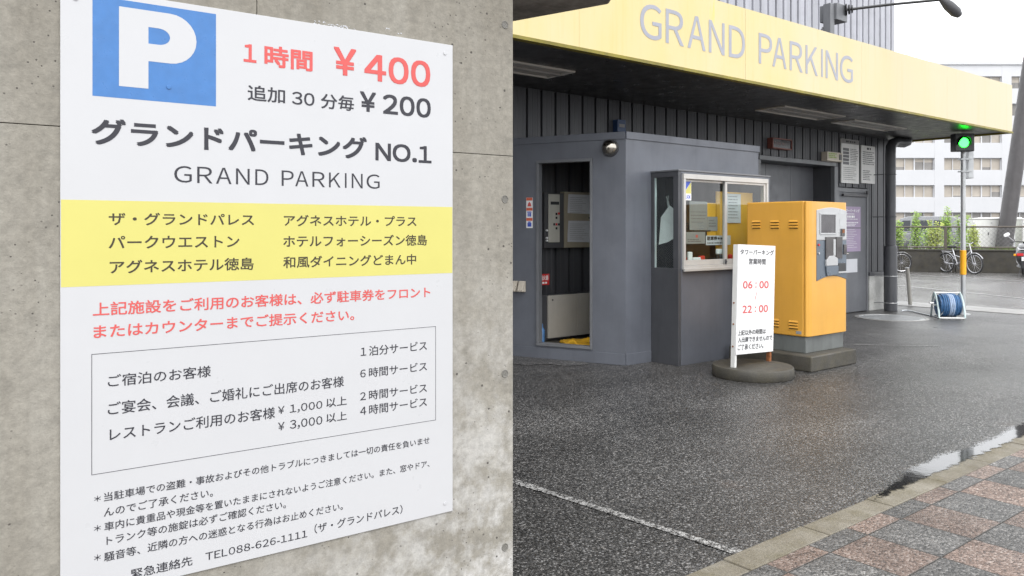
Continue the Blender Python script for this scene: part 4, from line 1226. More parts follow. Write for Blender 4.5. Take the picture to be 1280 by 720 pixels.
rel(g.build('red_frame', M['led_frame'], ld), ld)
g = Geo(); bars(g, [(2.67, .04)], 10.48, 10.86, 6.8625, 4); rel(g.build('dim_segments', M['dim_red'], ld), ld)
po = wall_plate('door_poster', 'mauve poster with white print on the grey steel door', 'poster', 12.56, 13.131, 1.032, 1.787, 6.9425, .003, 'purple', 0)
g = text_into(Geo(), 'タワーパーキング', 12.585, 13.09, 1.69, 1.745, 6.9385, .001)
rel(g.build('poster_title', M['white'], po), po)
g = Geo()
bars(g, [(1.655, .015)], 12.6, 13.08, 6.9385, 3); bars(g, [(1.60, .035)], 12.60, 13.10, 6.9385, 1); bars(g, [(1.57, .012)], 12.6, 13.08, 6.9385, 5); bars(g, [(1.51, .016), (1.485, .012), (1.46, .012)], 12.6, 13.06, 6.9385, 6); bars(g, [(1.40 - k * .03, .006) for k in range(11)], 12.6, 13.05, 6.9385, 7)
rel(g.build('white_print', M['white'], po), po)
g = Geo(); g.box(12.561, 13.13, 6.938, 6.939, 1.42, 1.435); rel(g.build('rule', M['dark_grey'], po), po)
tag(flat('door_paper', M['paper'], I4, 12.55, 13.025, .681, .907, 6.9425, .002), 'blank white paper taped low on the grey steel door', 'paper')
bx = thing('blue_box', 'small blue box on the ribbed wall just above the booth roof', 'box', (7.2, 6.9, 2.63))
g = Geo(); g.box(7.135, 7.28, 6.86, 6.945, 2.60, 2.755); rel(g.build('case', M['blue_dark'], bx, bevel=.006), bx)
g = Geo(); g.box(7.16, 7.255, 6.855, 6.8595, 2.66, 2.70); rel(g.build('label_plate', M['paper_grey'], bx), bx)

# ================================================================== SMALL THINGS ON THE LOT
mh = thing('manhole_cover', 'round iron manhole cover in a pale concrete ring by the downpipe', 'manhole cover', (12.63, 6.17, 0))
g = Geo(); g.lathe([(.54, -.02), (.54, .006), (.50, .009), (.485, .009), (.484, -.02)], n=56)
rel(g.build('concrete_ring', M['apron'], mh), mh).location = (0, 0, 0)
for o in mh.children: o.matrix_parent_inverse = Matrix.Identity(4)
g = Geo(); g.lathe([(.478, -.02), (.478, .006), (.455, .006), (.452, .002), (.0, .002)], n=56)
for i in range(-9, 10):
    for j in range(-9, 10):
        if i * i + j * j < 82: g.box(i * .048 - .013, i * .048 + .013, j * .048 - .013, j * .048 + .013, .0025, .007)
g.build('iron_lid', M['steel'], mh)
bo = thing('post', 'thin pale steel post leaning slightly beside the downpipe', 'post', (14.93, 6.94, 0))
g = Geo(); g.tube([(0, 0, 0), (-.045, .035, .69)], .034, 14); g.build('tube', M['beige_steel'], bo, smooth=True)
g = Geo(); g.tube([(-.045, .035, .691), (-.0455, .0352, .70)], .036, 14); g.build('cap', M['steel'], bo, smooth=True)
g = Geo(); g.lathe([(.07, .0), (.07, .006), (.034, .02)], n=18); g.build('collar', M['steel'], bo, smooth=True)
# hose reel
hr = thing('hose_reel', 'blue garden hose wound on a white reel by the signal pole', 'hose reel', (13.33, 5.61, 0), math.radians(-47))
g = Geo()
for k in range(11):
    x = -.125 + k * .025
    g.mi = k % 2
    g.ring((x, 0, .20), (1, 0, 0), .150, .0125, 28, 8)
for k in range(8):
    x = -.10 + k * .028 + random.uniform(-.005, .005); g.mi = (k * 7 // 3) % 2
    g.ring((x, random.uniform(-.004, .004), .20 + random.uniform(-.003, .003)), (1, 0, 0), .172, .0125, 28, 8)
g.tube([(-.05, .10, .36), (0, .03, .383), (.06, -.02, .378), (.10, -.09, .345)], .0125, 8)
g.mi = 0
g.build('wound_hose', [M['hose_blue'], M['hose_light']], hr, smooth=True)
for s in (-1, 1):
    g = Geo(); g.tube([(s * .142, 0, .20), (s * .150, 0, .20)], .165, 28); g.tube([(s * .151, 0, .20), (s * .18, 0, .20)], .06, 18); g.build('drum_flange', M['hose_blue'], hr, smooth=True)
    g = Geo(); g.tube([(s * .19, -.17, .012), (s * .19, -.16, .10), (s * .19, -.10, .25), (s * .19, -.02, .36), (s * .19, .03, .395), (s * .19, .06, .37), (s * .19, .12, .22), (s * .19, .17, .012)], .016, 8); g.tube([(s * .19, -.12, .20), (s * .19, .12, .20)], .014, 8)
    g.build('side_frame', M['alu'], hr, smooth=True)
for y_, z_ in ((-.17, .013), (.17, .013), (.03, .395)):
    g = Geo(); g.tube([(-.19, y_, z_), (.19, y_, z_)], .0125, 8); g.build('cross_bar', M['white_dirty'], hr, smooth=True)
g = Geo(); g.tube([(-.19, 0, .20), (-.24, 0, .20)], .012, 8); g.tube([(-.24, 0, .20), (-.245, -.09, .24)], .010, 8); g.tube([(-.245, -.09, .24), (-.30, -.09, .24)], .014, 8); g.build('crank', M['white'], hr, smooth=True)
hp = [(13.66, 6.50, .02), (13.79, 6.50, .02), (13.80, 6.42, .016), (13.55, 6.13, .013), (13.36, 5.90, .012), (13.22, 5.74, .013), (13.18, 5.66, .05), (13.17, 5.60, .12), (13.19, 5.60, .2)]
def smooth_path(P_, n=6):
    P = [Vector(p) for p in P_]; out = []
    for i in range(len(P) - 1):
        a, b_, c, d = P[max(i - 1, 0)], P[i], P[i + 1], P[min(i + 2, len(P) - 1)]
        for k in range(n):
            t = k / n
            out.append(.5 * ((2 * b_) + (-a + c) * t + (2 * a - 5 * b_ + 4 * c - d) * t * t + (-a + 3 * b_ - 3 * c + d) * t ** 3))
    return out + [P[-1]]
g = Geo(); g.tube(smooth_path(hp), .011, 8)
tag(g.build('loose_hose', M['hose_pale'], None, smooth=True), 'pale hose trailing over the asphalt from reel to downpipe', 'hose')
# signal on its pole, facing the entrance
RIGHT, FWD = Vector((.7815, -.6239, 0)), Vector((.6239, .7815, 0))
sp = thing('parking_signal', 'green-lit parking signal on a thin steel pole under the canopy end', 'signal', (14.06, 5.675, 0), math.radians(-38.6))
g = Geo(); g.tube([(0, 0, 0), (0, 0, 2.97)], .038, 16); g.build('pole', M['steel'], sp, smooth=True)
g = Geo(); g.lathe([(.11, 0), (.11, .012), (.05, .016), (.042, .06)], n=20); g.build('base_flange', M['steel'], sp, smooth=True)
g = Geo(); g.lathe([(.039, .655), (.047, .66), (.047, 1.055), (.039, 1.06)], n=18); g.build('orange_sleeve', M['orange'], sp, smooth=True)
g = Geo(); g.box(-.24, .075, -.20, -.045, 2.675, 2.965); hd = g.build('signal_head', M['black'], sp, bevel=.012)
g = Geo(); g.tube([(-.105, -.2015, 2.815), (-.105, -.212, 2.815)], .078, 28); g.build('green_lens', M['green_light'], hd, smooth=True)
g = Geo()
n = 18
for i in range(n):
    a0, a1 = math.radians(-15 + 210 * i / n), math.radians(-15 + 210 * (i + 1) / n)
    R_ = .105
    pts = []
    for a in (a0, a1):
        l = .11 * (.35 + .65 * max(0, math.sin(a)))
        pts.append(((-.105 + R_ * math.cos(a), -.2012, 2.815 + R_ * math.sin(a)), (-.105 + R_ * math.cos(a), -.2012 - l, 2.815 + R_ * math.sin(a) - .02)))
    g.quad(pts[0][0], pts[1][0], pts[1][1], pts[0][1])
o = g.build('visor', M['black'], hd, smooth=True); o.modifiers.new('t', 'SOLIDIFY').thickness = .004
g = Geo(); g.box(.04, .125, -.06, .02, 2.70, 2.93); ob = g.build('speaker_box', M['white'], sp, bevel=.006)
for k in range(4):
    g = Geo(); g.box(.07, .095, -.064, -.0605, 2.75 + k * .035, 2.77 + k * .035); g.build('slot', M['dark_grey'], ob)
g = Geo(); g.box(.10, .195, .03, .20, 2.25, 2.85); g.build('side_lamp_box', M['steel'], sp, bevel=.008)
for z in (2.36, 2.56):
    g = Geo(); g.box(-.06, .12, -.05, .06, z - .012, z + .012); g.build('clamp', M['steel'], sp, bevel=.003)

# ================================================================== FAR SIDE OF THE ROAD
RF = math.radians(-38.6)
def fw(X, Y, z=0.0): p = RIGHT * X + FWD * Y; return Vector((p.x, p.y, z))
WD = Vector((3.75, -1.25)).normalized()
WANG = RF + math.atan2(WD.y, WD.x)
MW = Matrix.Translation(fw(12.55, 26.7)) @ Matrix.Rotation(WANG, 4, 'Z')     # along the low wall; +y away
MWi = MW
lw = thing('low_wall', 'long sooty low concrete wall under the mesh fence across the road', 'wall', fw(12.55, 26.7), WANG)
g = Geo()
for k in range(-4, 12): g.box(k * 2.0 + .006, (k + 1) * 2.0 - .006, 0, .22, 0, .70)
g.build('wall_blocks', M['low_wall'], lw, bevel=.015)
g = Geo(); g.box(-8.0, 24.0, -.03, .25, .702, .755); g.build('coping', M['low_wall'], lw, bevel=.012)
g = Geo(MW); g.box(-9, 25, .26, 3.6, -.1, .70); struct(g.build('planting_bed', M['dark_concrete']))
g = Geo(MW); g.box(-30, 90, 3.62, 70, -.1, .30); struct(g.build('parking_ground', M['road']))
fe_ = thing('mesh_fence', 'brown-railed wire mesh fence along the top of the low wall', 'fence', fw(12.55, 26.7), WANG)
g = Geo(); g.tube([(-8, .11, 1.49), (24, .11, 1.49)], .026, 8); g.build('top_rail', M['fence'], fe_)
g = Geo(); g.tube([(-8, .11, .82), (24, .11, .82)], .024, 8); g.build('bottom_rail', M['fence'], fe_)
for k in range(-3, 10):
    x = 1.73 + 2.65 * k
    g = Geo(); g.box(x - .04, x + .04, .075, .145, .757, 1.50); g.build('post', M['fence'], fe_, bevel=.004)
g = Geo()
for k in range(-8, 240):
    x = -8 + k * .135
    if x + .64 < 24 and x > -8:
        g.tube([(x, .11, .84), (x + .64, .11, 1.48)], .0028, 3, caps=False); g.tube([(x + .64, .112, .84), (x, .112, 1.48)], .0028, 3, caps=False)
g.build('wire_netting', M['wire'], fe_)
# rough grass along the wall top
g = Geo(MW); r = random.Random(3)
for _ in range(5200):
    x, y = r.uniform(-8, 24), r.uniform(.28, 1.6)
    h = r.uniform(.05, .2); a = r.uniform(0, 6.28); wd = .012
    g.face([g.v((x - wd * math.cos(a), y - wd * math.sin(a), .70)), g.v((x + wd * math.cos(a), y + wd * math.sin(a), .70)), g.v((x + r.uniform(-.06, .06), y + r.uniform(-.06, .06), .70 + h))])
tag(g.build('grass', M['grass']), kind='stuff')
# feathery shrubs behind the fence
def shrub(X, Y, H, W_, label, seed, mat):
    t = thing('shrub', label, 'shrub', fw(X, Y, .70), group='green shrubs behind the mesh fence')
    r = random.Random(seed)
    gs, gl = Geo(), Geo()
    for s in range(7):
        a = r.uniform(0, 6.28); lean = r.uniform(.05, .5) * W_
        top = Vector((lean * math.cos(a), lean * math.sin(a), H * r.uniform(.55, 1.0)))
        base = Vector((.05 * math.cos(a), .05 * math.sin(a), 0))
        gs.tube([base, base.lerp(top, .5) + Vector((0, 0, .04)), top], [.012, .009, .004], 5)
        for k in range(150):
            f = r.uniform(.12, 1.03)
            c = base.lerp(top, f) + Vector((r.gauss(0, .085), r.gauss(0, .085), r.gauss(0, .05))) * (1.25 - .7 * f)
            d = Vector((r.gauss(0, 1), r.gauss(0, 1), r.gauss(.4, .7))).normalized(); l = r.uniform(.05, .11)
            e = d.orthogonal().normalized() * r.uniform(.012, .024)
            gl.face([gl.v(c - d * l * .5), gl.v(c + e), gl.v(c + d * l * .5), gl.v(c - e)])
    gs.build('stems', M['stem'], t); gl.build('foliage', M[mat], t)
shrub(13.15, 27.3, 1.05, .35, 'light green shrub nearest the downpipe behind the fence', 1, 'leaf')
shrub(13.85, 27.45, 1.35, .40, 'tall feathery green shrub in front of the silver minivan', 2, 'leaf')
shrub(14.45, 27.3, 1.0, .40, 'low bushy green shrub by the fence post', 3, 'leaf2')
shrub(14.95, 27.5, 1.45, .30, 'narrow upright green shrub left of the signal pole', 4, 'leaf')
shrub(15.55, 27.6, 1.30, .36, 'green shrub just behind the signal pole and parked bicycle', 5, 'leaf')
shrub(16.05, 27.9, .85, .30, 'yellowish low shrub between the signal pole and white cabinet', 6, 'leaf2')
shrub(13.5, 28.0, .9, .55, 'wide low yellow-green shrub at the back, behind the downpipe-side shrubs', 21, 'leaf2')
shrub(14.7, 28.2, 1.0, .6, 'wide leafy shrub at the back, left of the fence post', 22, 'leaf')
shrub(17.62, 28.6, 1.1, .22, 'slim green shrub squeezed between the white cabinet and leaning pole', 8, 'leaf2')
# white electrical cabinets
def cabinet(X, Y, w_, h, label):
    t = thing('electrical_cabinet', label, 'cabinet', fw(X, Y, .70), RF + math.radians(-6), group='white electrical cabinets')
    g = Geo(); g.box(0, w_, 0, .5, .06, h); g.build('case', M['white_dirty'], t, bevel=.01)
    g = Geo(); g.box(-.02, w_ + .02, -.03, .53, h + .001, h + .035); g.build('roof', M['white_dirty'], t, bevel=.008)
    g = Geo(); g.box(-.01, w_ + .01, -.01, .5, 0, .058); g.build('base', M['apron'], t)
    for k in range(2):
        g = Geo(); g.box(.02 + k * w_ / 2, w_ / 2 * (k + 1) - .015, -.016, -.001, .09, h - .03); d_ = g.build('door', M['white_dirty'], t, bevel=.004)
        g = Geo(); xh = w_ / 2 * (k + 1) - .07; g.box(xh, xh + .03, -.03, -.017, h * .48, h * .56); g.build('handle', M['dark_grey'], d_)
        for zz_ in (.2, h - .15):
            g = Geo(); g.box(.03 + k * w_ / 2, .08 + k * w_ / 2, -.024, -.017, zz_, zz_ + .03); g.build('hinge', M['steel'], d_)
cabinet(16.33, 28.4, 1.18, 1.07, 'white double-door electrical cabinet left of the leaning pole behind the fence')
cabinet(17.98, 28.2, 1.0, 1.05, 'white electrical cabinet right of the leaning pole, half outside the view')
# leaning steel pole
lp = thing('utility_pole', 'thick dark steel pole leaning right behind the mesh fence', 'pole', fw(17.17, 27.95, .69), RF)
g = Geo(); g.tube([(0, 0, 0), (.72, 0, 5.0), (1.36, 0, 9.5)], [.265, .245, .22], 24); g.build('shaft', M['pole'], lp, smooth=True)
g = Geo(); g.lathe([(.36, 0), (.36, .05), (.28, .06)], n=24); g.build('footing', M['dark_concrete'], lp, smooth=True)

# bicycles
def bicycle(loc, rz, label, basket, frame='chrome'):
    t = thing('bicycle', label, 'bicycle', loc, rz, group='bicycles parked along the low wall')
    R_, WB = .325, 1.07
    for nm, cx, st_ in (('rear_wheel', -WB / 2, 0), ('front_wheel', WB / 2, 0)):
        g = Geo(); g.ring((cx, 0, R_), (0, 1, 0), R_ - .022, .022, 36, 8); wh = g.build(nm, M['tyre'], t, smooth=True)
        g = Geo(); g.ring((cx, 0, R_), (0, 1, 0), R_ - .052, .011, 36, 6); g.build('rim', M['chrome'], wh, smooth=True)
        g = Geo()
        for k in range(18):
            a = k * math.pi / 9; s = (.02 if k % 2 else -.02)
            g.tube([(cx + .02 * math.cos(a), s, R_ + .02 * math.sin(a)), (cx + (R_ - .05) * math.cos(a), 0, R_ + (R_ - .05) * math.sin(a))], .0022, 4, caps=False)
        g.build('spokes', M['chrome'], wh)
        g = Geo(); g.tube([(cx, -.045, R_), (cx, .045, R_)], .022, 10); g.build('hub', M['chrome'], wh, smooth=True)
        g = Geo(); a0, a1 = (math.radians(20), math.radians(190)) if cx < 0 else (math.radians(30), math.radians(150))
        pts = [(cx + (R_ + .025) * math.cos(a0 + (a1 - a0) * i / 14), (R_ + .025) * math.sin(a0 + (a1 - a0) * i / 14) + R_) for i in range(15)]
        for p, q in zip(pts, pts[1:]):
            g.quad((p[0], -.026, p[1] - .008), (q[0], -.026, q[1] - .008), (q[0], 0, q[1] + .004), (p[0], 0, p[1] + .004)); g.quad((p[0], 0, p[1] + .004), (q[0], 0, q[1] + .004), (q[0], .026, q[1] - .008), (p[0], .026, p[1] - .008))
        o = g.build('mudguard', M['chrome'], t, smooth=True); o.modifiers.new('t', 'SOLIDIFY').thickness = .003
    rw, fwh = (-WB / 2, 0, R_), (WB / 2, 0, R_)
    bb, seat, head, hl = (-.10, 0, .29), (-.27, 0, .74), (.37, 0, .88), (.41, 0, .74)
    g = Geo()
    for a, b_, r_ in ((bb, seat, .016), (bb, hl, .019), (bb, (.40, 0, .62), .015), ((-.215, 0, .58), (.1, 0, .50), .012)): g.tube([a, b_], r_, 8)
    for s in (-.05, .05):
        g.tube([(bb[0], s * .6, bb[2]), (rw[0], s, rw[2])], .010, 6); g.tube([(seat[0] + .03, s * .4, seat[2] - .1), (rw[0], s, rw[2])], .009, 6)
        g.tube([(.43, s * .8, .66), (fwh[0], s, fwh[2])], .011, 6)
    g.tube([hl, (.43, 0, .66)], .02, 8); g.tube([hl, (.345, 0, .95)], .015, 8); g.tube([seat, (-.30, 0, .82)], .013, 8)
    g.build('frame', M[frame], t, smooth=True)
    g = Geo(); g.tube([(.20, -.28, .98), (.27, -.24, 1.0), (.345, -.08, .96), (.345, 0, .95), (.345, .08, .96), (.27, .24, 1.0), (.20, .28, .98)], .011, 8); g.build('handlebar', M['chrome'], t, smooth=True)
    for s in (-1, 1):
        g = Geo(); g.tube([(.20, s * .28, .98), (.11, s * .30, .97)], .016, 8); g.build('grip', M['black'], t, smooth=True)
    g = Geo(); g.prism([(-.43, -.02), (-.42, -.085), (-.36, -.09), (-.26, -.04), (-.15, -.022), (-.14, .022), (-.26, .04), (-.36, .09), (-.42, .085), (-.43, .02)], .82, .875); g.build('saddle', M['black'], t, bevel=.015)
    g = Geo(); g.tube([(-.30, -.06, .69), (-.66, -.06, .70), (-.66, .06, .70), (-.30, .06, .69)], .007, 6)
    for s in (-.06, .06): g.tube([(-.62, s, .70), (rw[0], s, R_)], .006, 6)
    for k in range(3): g.tube([(-.38 - k * .1, -.06, .70), (-.38 - k * .1, .06, .70)], .005, 5)
    g.build('carrier', M['chrome'], t, smooth=True)
    g = Geo(); g.ring((bb[0], -.05, bb[2]), (0, 1, 0), .085, .008, 24, 6); g.tube([(bb[0], -.07, bb[2]), (bb[0] + .12, -.07, bb[2] - .12)], .01, 6); g.tube([(bb[0], .07, bb[2]), (bb[0] - .12, .07, bb[2] + .12)], .01, 6)
    g.box(bb[0] + .08, bb[0] + .17, -.14, -.075, bb[2] - .13, bb[2] - .11); g.box(bb[0] - .17, bb[0] - .08, .075, .14, bb[2] + .11, bb[2] + .13); g.build('crankset', M['dark_grey'], t)
    g = Geo(); g.tube([(-WB / 2 + .02, .07, R_), (-WB / 2 + .05, .17, .02)], .009, 6); g.tube([(-WB / 2, .05, R_ - .01), (-WB / 2 + .02, .07, R_)], .009, 6); g.build('kickstand', M['chrome'], t)
    g = Geo(); g.box(-WB / 2 - R_ - .05, -WB / 2 - R_ - .02, -.03, .03, .42, .48); g.build('rear_reflector', M['red_lens'], t)
    if basket:
        g = Geo()
        for z in (.78, .86, .94, 1.02):
            s = .11 + (z - .78) * .18; g.tube([(.42, -s, z), (.42 + 2 * s, -s, z), (.42 + 2 * s, s, z), (.42, s, z)], .006, 5, closed=True)
        for k in range(7):
            f = k / 6; y0, y1 = -.11 + .22 * f, -.153 + .306 * f
            g.tube([(.42, y0, .78), (.42, y1, 1.02)], .004, 4); g.tube([(.64, y0, .78), (.726, y1, 1.02)], .004, 4); g.tube([(.42 + .22 * f, -.11, .78), (.42 + .306 * f, -.153, 1.02)], .004, 4); g.tube([(.42 + .22 * f, .11, .78), (.42 + .306 * f, .153, 1.02)], .004, 4); g.tube([(.42, y0, .78), (.64, y0, .78)], .004, 4)
        g.build('basket', M['black'], t)
    return t
bicycle(fw(14.28, 25.5), RF + math.radians(-72), 'silver bicycle with rear carrier parked behind the signal pole', False)
bicycle(fw(12.12, 26.05), RF + math.radians(-8), 'bicycle with a dark front basket half hidden by the downpipe', True, 'dark_grey')

# scooter at the right edge, seen from behind
st = thing('motor_scooter', 'silver motor scooter seen from behind at the right edge', 'scooter', fw(15.13, 23.55), RF - math.radians(30))
g = Geo(); g.ring((0, .25, .21), (1, 0, 0), .155, .05, 28, 10); g.build('rear_wheel', M['tyre'], st, smooth=True)
g = Geo(); g.ring((0, 1.40, .21), (1, 0, 0), .155, .05, 28, 10); g.build('front_wheel', M['tyre'], st, smooth=True)
g = Geo()
for (y, w_, z0_, z1_) in (): pass
def loft(g, secs, n=12):
    rings = []
    for (y, w_, z0_, z1_) in secs:
        zc, h = (z0_ + z1_) / 2, (z1_ - z0_) / 2
        rings.append([g.v((w_ * math.copysign(abs(math.cos(2 * math.pi * k / n)) ** .7, math.cos(2 * math.pi * k / n)), y, zc + h * math.copysign(abs(math.sin(2 * math.pi * k / n)) ** .7, math.sin(2 * math.pi * k / n)))) for k in range(n)])
    for A, B in zip(rings, rings[1:]):
        for k in range(n): g.face([A[k], A[(k + 1) % n], B[(k + 1) % n], B[k]])
    g.face(rings[0]); g.face(rings[-1][::-1])
loft(g, [(-.06, .20, .55, .74), (0, .26, .48, .78), (.25, .25, .40, .80), (.55, .2, .32, .76), (.75, .16, .28, .6)]); g.build('body', M['dark_grey'], st, smooth=True)
g = Geo(); loft(g, [(.75, .19, .24, .33), (1.1, .20, .24, .33)]); loft(g, [(1.1, .22, .28, .95), (1.2, .2, .30, 1.0), (1.3, .1, .5, .95)]); g.build('leg_shield', M['silver'], st, smooth=True)
g = Geo(); loft(g, [(.02, .14, .79, .86), (.2, .17, .80, .90), (.5, .16, .78, .88), (.7, .12, .76, .84)]); g.build('seat', M['black'], st, smooth=True)
g = Geo(); g.tube([(-.17, -.08, .80), (-.20, -.22, .82), (.20, -.22, .82), (.17, -.08, .80)], .014, 8); g.tube([(-.16, -.02, .82), (-.2, .2, .86)], .012, 8); g.tube([(.16, -.02, .82), (.2, .2, .86)], .012, 8); g.build('rear_carrier', M['chrome'], st, smooth=True)
for s in (-1, 1):
    g = Geo(); g.box(s * .15 - .085, s * .15 + .085, -.10, -.04, .62, .70); g.build('tail_light', M['red_lens'], st, bevel=.012)
g = Geo(); g.box(-.06, .06, -.098, -.045, .61, .71); g.build('tail_panel', M['silver'], st, bevel=.01)
g = Geo(); g.box(-.31, -.245, -.06, .02, .62, .68); g.box(.245, .31, -.06, .02, .62, .68); g.build('indicator', M['orange'], st, bevel=.012)
g = Geo(); g.box(-.115, .115, -.115, -.11, .48, .60); g.build('plate', M['white'], st)
g = Geo(); g.box(-.13, .13, -.10, .06, .25, .475); g.build('mudguard', M['black'], st, bevel=.02)
g = Geo(); g.box(-.045, .045, -.118, -.1005, .36, .41); g.build('reflector', M['red_lens'], st, bevel=.004)
g = Geo(); g.tube([(-.36, 1.02, 1.0), (-.2, 1.12, 1.03), (0, 1.16, 1.02), (.2, 1.12, 1.03), (.36, 1.02, 1.0)], .016, 8); g.tube([(0, 1.16, 1.02), (0, 1.32, .45), (0, 1.40, .21)], .03, 10); g.build('handlebar', M['black'], st, smooth=True)
for s in (-1, 1):
    g = Geo(); g.tube([(s * .25, 1.08, 1.04), (s * .42, 1.05, 1.20)], .008, 6); mm = g.build('mirror_stalk', M['chrome'], st)
    g = Geo(Matrix.Translation((s * .45, 1.05, 1.24)) @ Matrix.Rotation(s * .5, 4, 'Y')); loft(g, [(-.02, .085, -.05, .05), (.02, .09, -.055, .055), (.05, .05, -.03, .03)]); g.build('mirror', M['white'], mm, smooth=True)
g = Geo(); g.tube([(.17, .1, .30), (.2, -.02, .33), (.2, -.12, .36)], .04, 10); g.build('exhaust', M['steel'], st, smooth=True)
g = Geo(); g.tube([(-.10, .62, .26), (-.16, .60, .02)], .012, 6); g.tube([(.10, .62, .26), (.16, .60, .02)], .012, 6); g.build('centre_stand', M['dark_grey'], st)

# cars parked beyond the fence
def car(loc, rz, label, mat, H=1.72):
    t = thing('parked_car', label, 'car', loc, rz, group='cars parked beyond the fence')
    L, W_ = 4.3, 1.7
    lower = [(-2.1, .28), (-2.15, .55), (-2.12, .95), (2.0, .93), (2.12, .72), (2.15, .3)]
    g = Geo(); g.prism(lower, -W_ / 2, W_ / 2, 'y'); g.build('body', M[mat], t, bevel=.07, segs=3)
    def cab(g, inset, pts):
        A = [g.v((p[0], -W_ / 2 + .06 + inset * (p[1] - .9), p[1])) for p in pts]; B = [g.v((p[0], W_ / 2 - .06 - inset * (p[1] - .9), p[1])) for p in pts]
        g.face(A[::-1]); g.face(B)
        for i in range(len(pts)): g.face([A[i], A[(i + 1) % len(pts)], B[(i + 1) % len(pts)], B[i]])
    g = Geo(); cab(g, .16, [(-2.08, .93), (-1.95, H - .12), (-1.7, H), (.2, H), (.55, H - .1), (1.45, .92)]); cb_ = g.build('cabin', M[mat], t, bevel=.05, segs=3)
    for s in (-1, 1):
        for (x0, x1, x2, x3) in ((-1.75, -.95, -.95, -1.65), (-.88, .02, .02, -.88), (.09, .98, .42, .09)):
            g = Geo(); z0_, z1_ = 1.02, H - .2
            yy = lambda z: s * (W_ / 2 - .06 - .16 * (z - .9) + .004)
            A = [g.v(p) for p in ((x0, yy(z0_), z0_), (x1, yy(z0_), z0_), (x2, yy(z1_), z1_), (x3, yy(z1_), z1_))]
            B = [g.v((v.co.x, v.co.y + s * .006, v.co.z)) for v in A]
            g.face(A); g.face(B)
            for i in range(4): g.face([A[i], A[(i + 1) % 4], B[(i + 1) % 4], B[i]])
            g.build('side_window', M['car_glass'], cb_)
    def screen(name, xa, za, xb, zb):
        g = Geo(); o_ = .01 if xa > 0 else -.01
        A = [g.v(p) for p in ((xa + o_, -.62, za), (xa + o_, .62, za), (xb + o_, .54, zb), (xb + o_, -.54, zb))]; B = [g.v((v.co.x + o_, v.co.y, v.co.z + .004)) for v in A]
        g.face(A); g.face(B)
        for i in range(4): g.face([A[i], A[(i + 1) % 4], B[(i + 1) % 4], B[i]])
        g.build(name, M['car_glass'], cb_)
    screen('rear_window', -2.07, 1.05, -1.975, H - .18); screen('windscreen', 1.36, 1.0, .67, H - .2)
    for s in (-1, 1):
        for x in (-1.3, 1.32):
            g = Geo(); g.tube([(x, s * .66, .31), (x, s * .86, .31)], .31, 26); wh = g.build('wheel', M['tyre'], t, bevel=.03)
            g = Geo(); g.tube([(x, s * .861, .31), (x, s * .872, .31)], .2, 20); g.build('rim', M['chrome'], wh)
        g = Geo(); g.box(-2.18, -2.10, s * .66 - .1, s * .66 + .1, .85, 1.1); g.build('tail_light', M['red_lens'], t, bevel=.02)
        g = Geo(); g.box(2.05, 2.15, s * .6 - .16, s * .6 + .16, .66, .8); g.build('headlight', M['diffuser'], t, bevel=.02)
        g = Geo(); g.box(.95, 1.12, s * .95 - .1, s * .95 + .1, .98, 1.1); g.build('mirror', M[mat], t, bevel=.03)
    g = Geo(); g.box(-2.165, -2.16, -.16, .16, .62, .78); g.build('number_plate', M['white'], t)
    return t
car(fw(20.2, 40, .30), RF + math.radians(140), 'silver minivan with dark windows parked beyond the green shrubs', 'car_silver', 1.75)
car(fw(24.6, 42, .30), RF + math.radians(160), 'white car mostly hidden behind the signal pole and white cabinet', 'car_white', 1.72)

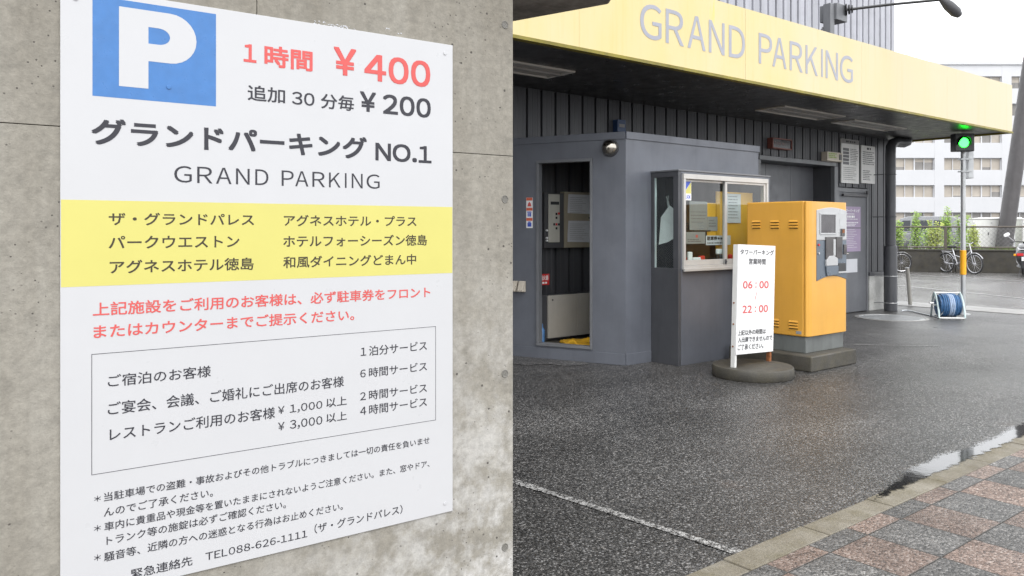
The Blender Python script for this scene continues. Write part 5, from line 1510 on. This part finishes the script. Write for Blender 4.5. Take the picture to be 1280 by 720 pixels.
# ================================================================== BIG WHITE BUILDING
bd = thing('office_building', 'large white office building with rows of ribbon windows in the background', 'building', fw(58, 107, .25), RF)
g = Geo(); g.box(-32, 42, .5, 18, 0, 23.0); g.build('wall_core', M['facade'], bd)
ZS = [1.8 + 3.64 * k for k in range(6)]
zlast = 0
bands = []
for z in ZS: bands.append((zlast, z)); zlast = z + 1.66
bands.append((zlast, 23.2))
g = Geo()
for (a, b_) in bands: g.box(-32, 42, 0, .499, a, b_)
g.build('spandrel_bands', M['facade'], bd)
for k in range(-3, 5):
    xa = -.2 + 9.0 * k + 7.72
    g = Geo(); g.box(xa + .002, xa + 1.278, -.02, .495, .01, 23.19); g.build('pier', M['facade'], bd)
r = random.Random(11)
for z in ZS:
    for k in range(-3, 5):
        x0 = -.2 + 9.0 * k
        g = Geo()
        g.box(x0, x0 + 7.72, .28, .34, z, z + .07); g.box(x0, x0 + 7.72, .28, .34, z + 1.59, z + 1.66)
        for i in range(7):
            xm = x0 + 7.72 * i / 6; hw = .05 if i % 2 else .09
            g.box(max(x0, xm - hw), min(x0 + 7.72, xm + hw), .281, .339, z + .07, z + 1.59)
        wn_ = g.build('window', M['facade'], bd)
        g = Geo()
        for i in range(6):
            f = 1.0 if r.random() < .5 else r.uniform(.25, 1.0)
            xa, xb = x0 + 7.72 * i / 6, x0 + 7.72 * (i + 1) / 6
            dark = r.random() < .3
            g.mi = 1
            if dark: g.quad((xa, .40, z), (xb, .40, z), (xb, .40, z + 1.66), (xa, .40, z + 1.66))
            else:
                zm = z + 1.66 * (1 - f)
                if f < 1: g.quad((xa, .40, z), (xb, .40, z), (xb, .40, zm), (xa, .40, zm))
                g.mi = 0; g.quad((xa, .40, zm), (xb, .40, zm), (xb, .40, z + 1.66), (xa, .40, z + 1.66))
        g.build('pane', [M['blind'], M['blind_dark']], wn_)
g = Geo(); g.box(-32.2, 42.2, -.2, .3, 23.205, 23.6); g.build('parapet', M['facade'], bd)
g = Geo()
for k in range(0, 38): g.box(-32 + k * 2.0, -31.94 + k * 2.0, .0, .06, 23.605, 24.5)
g.box(-32, 42, -.01, .07, 24.505, 24.58); g.box(-32, 42, .0, .06, 24.05, 24.1); g.build('roof_railing', M['facade'], bd)
g = Geo(); g.tube([(4.3, 3, 23.0), (4.3, 3, 29.3)], [.07, .03], 6); g.build('antenna', M['trim_grey'], bd)
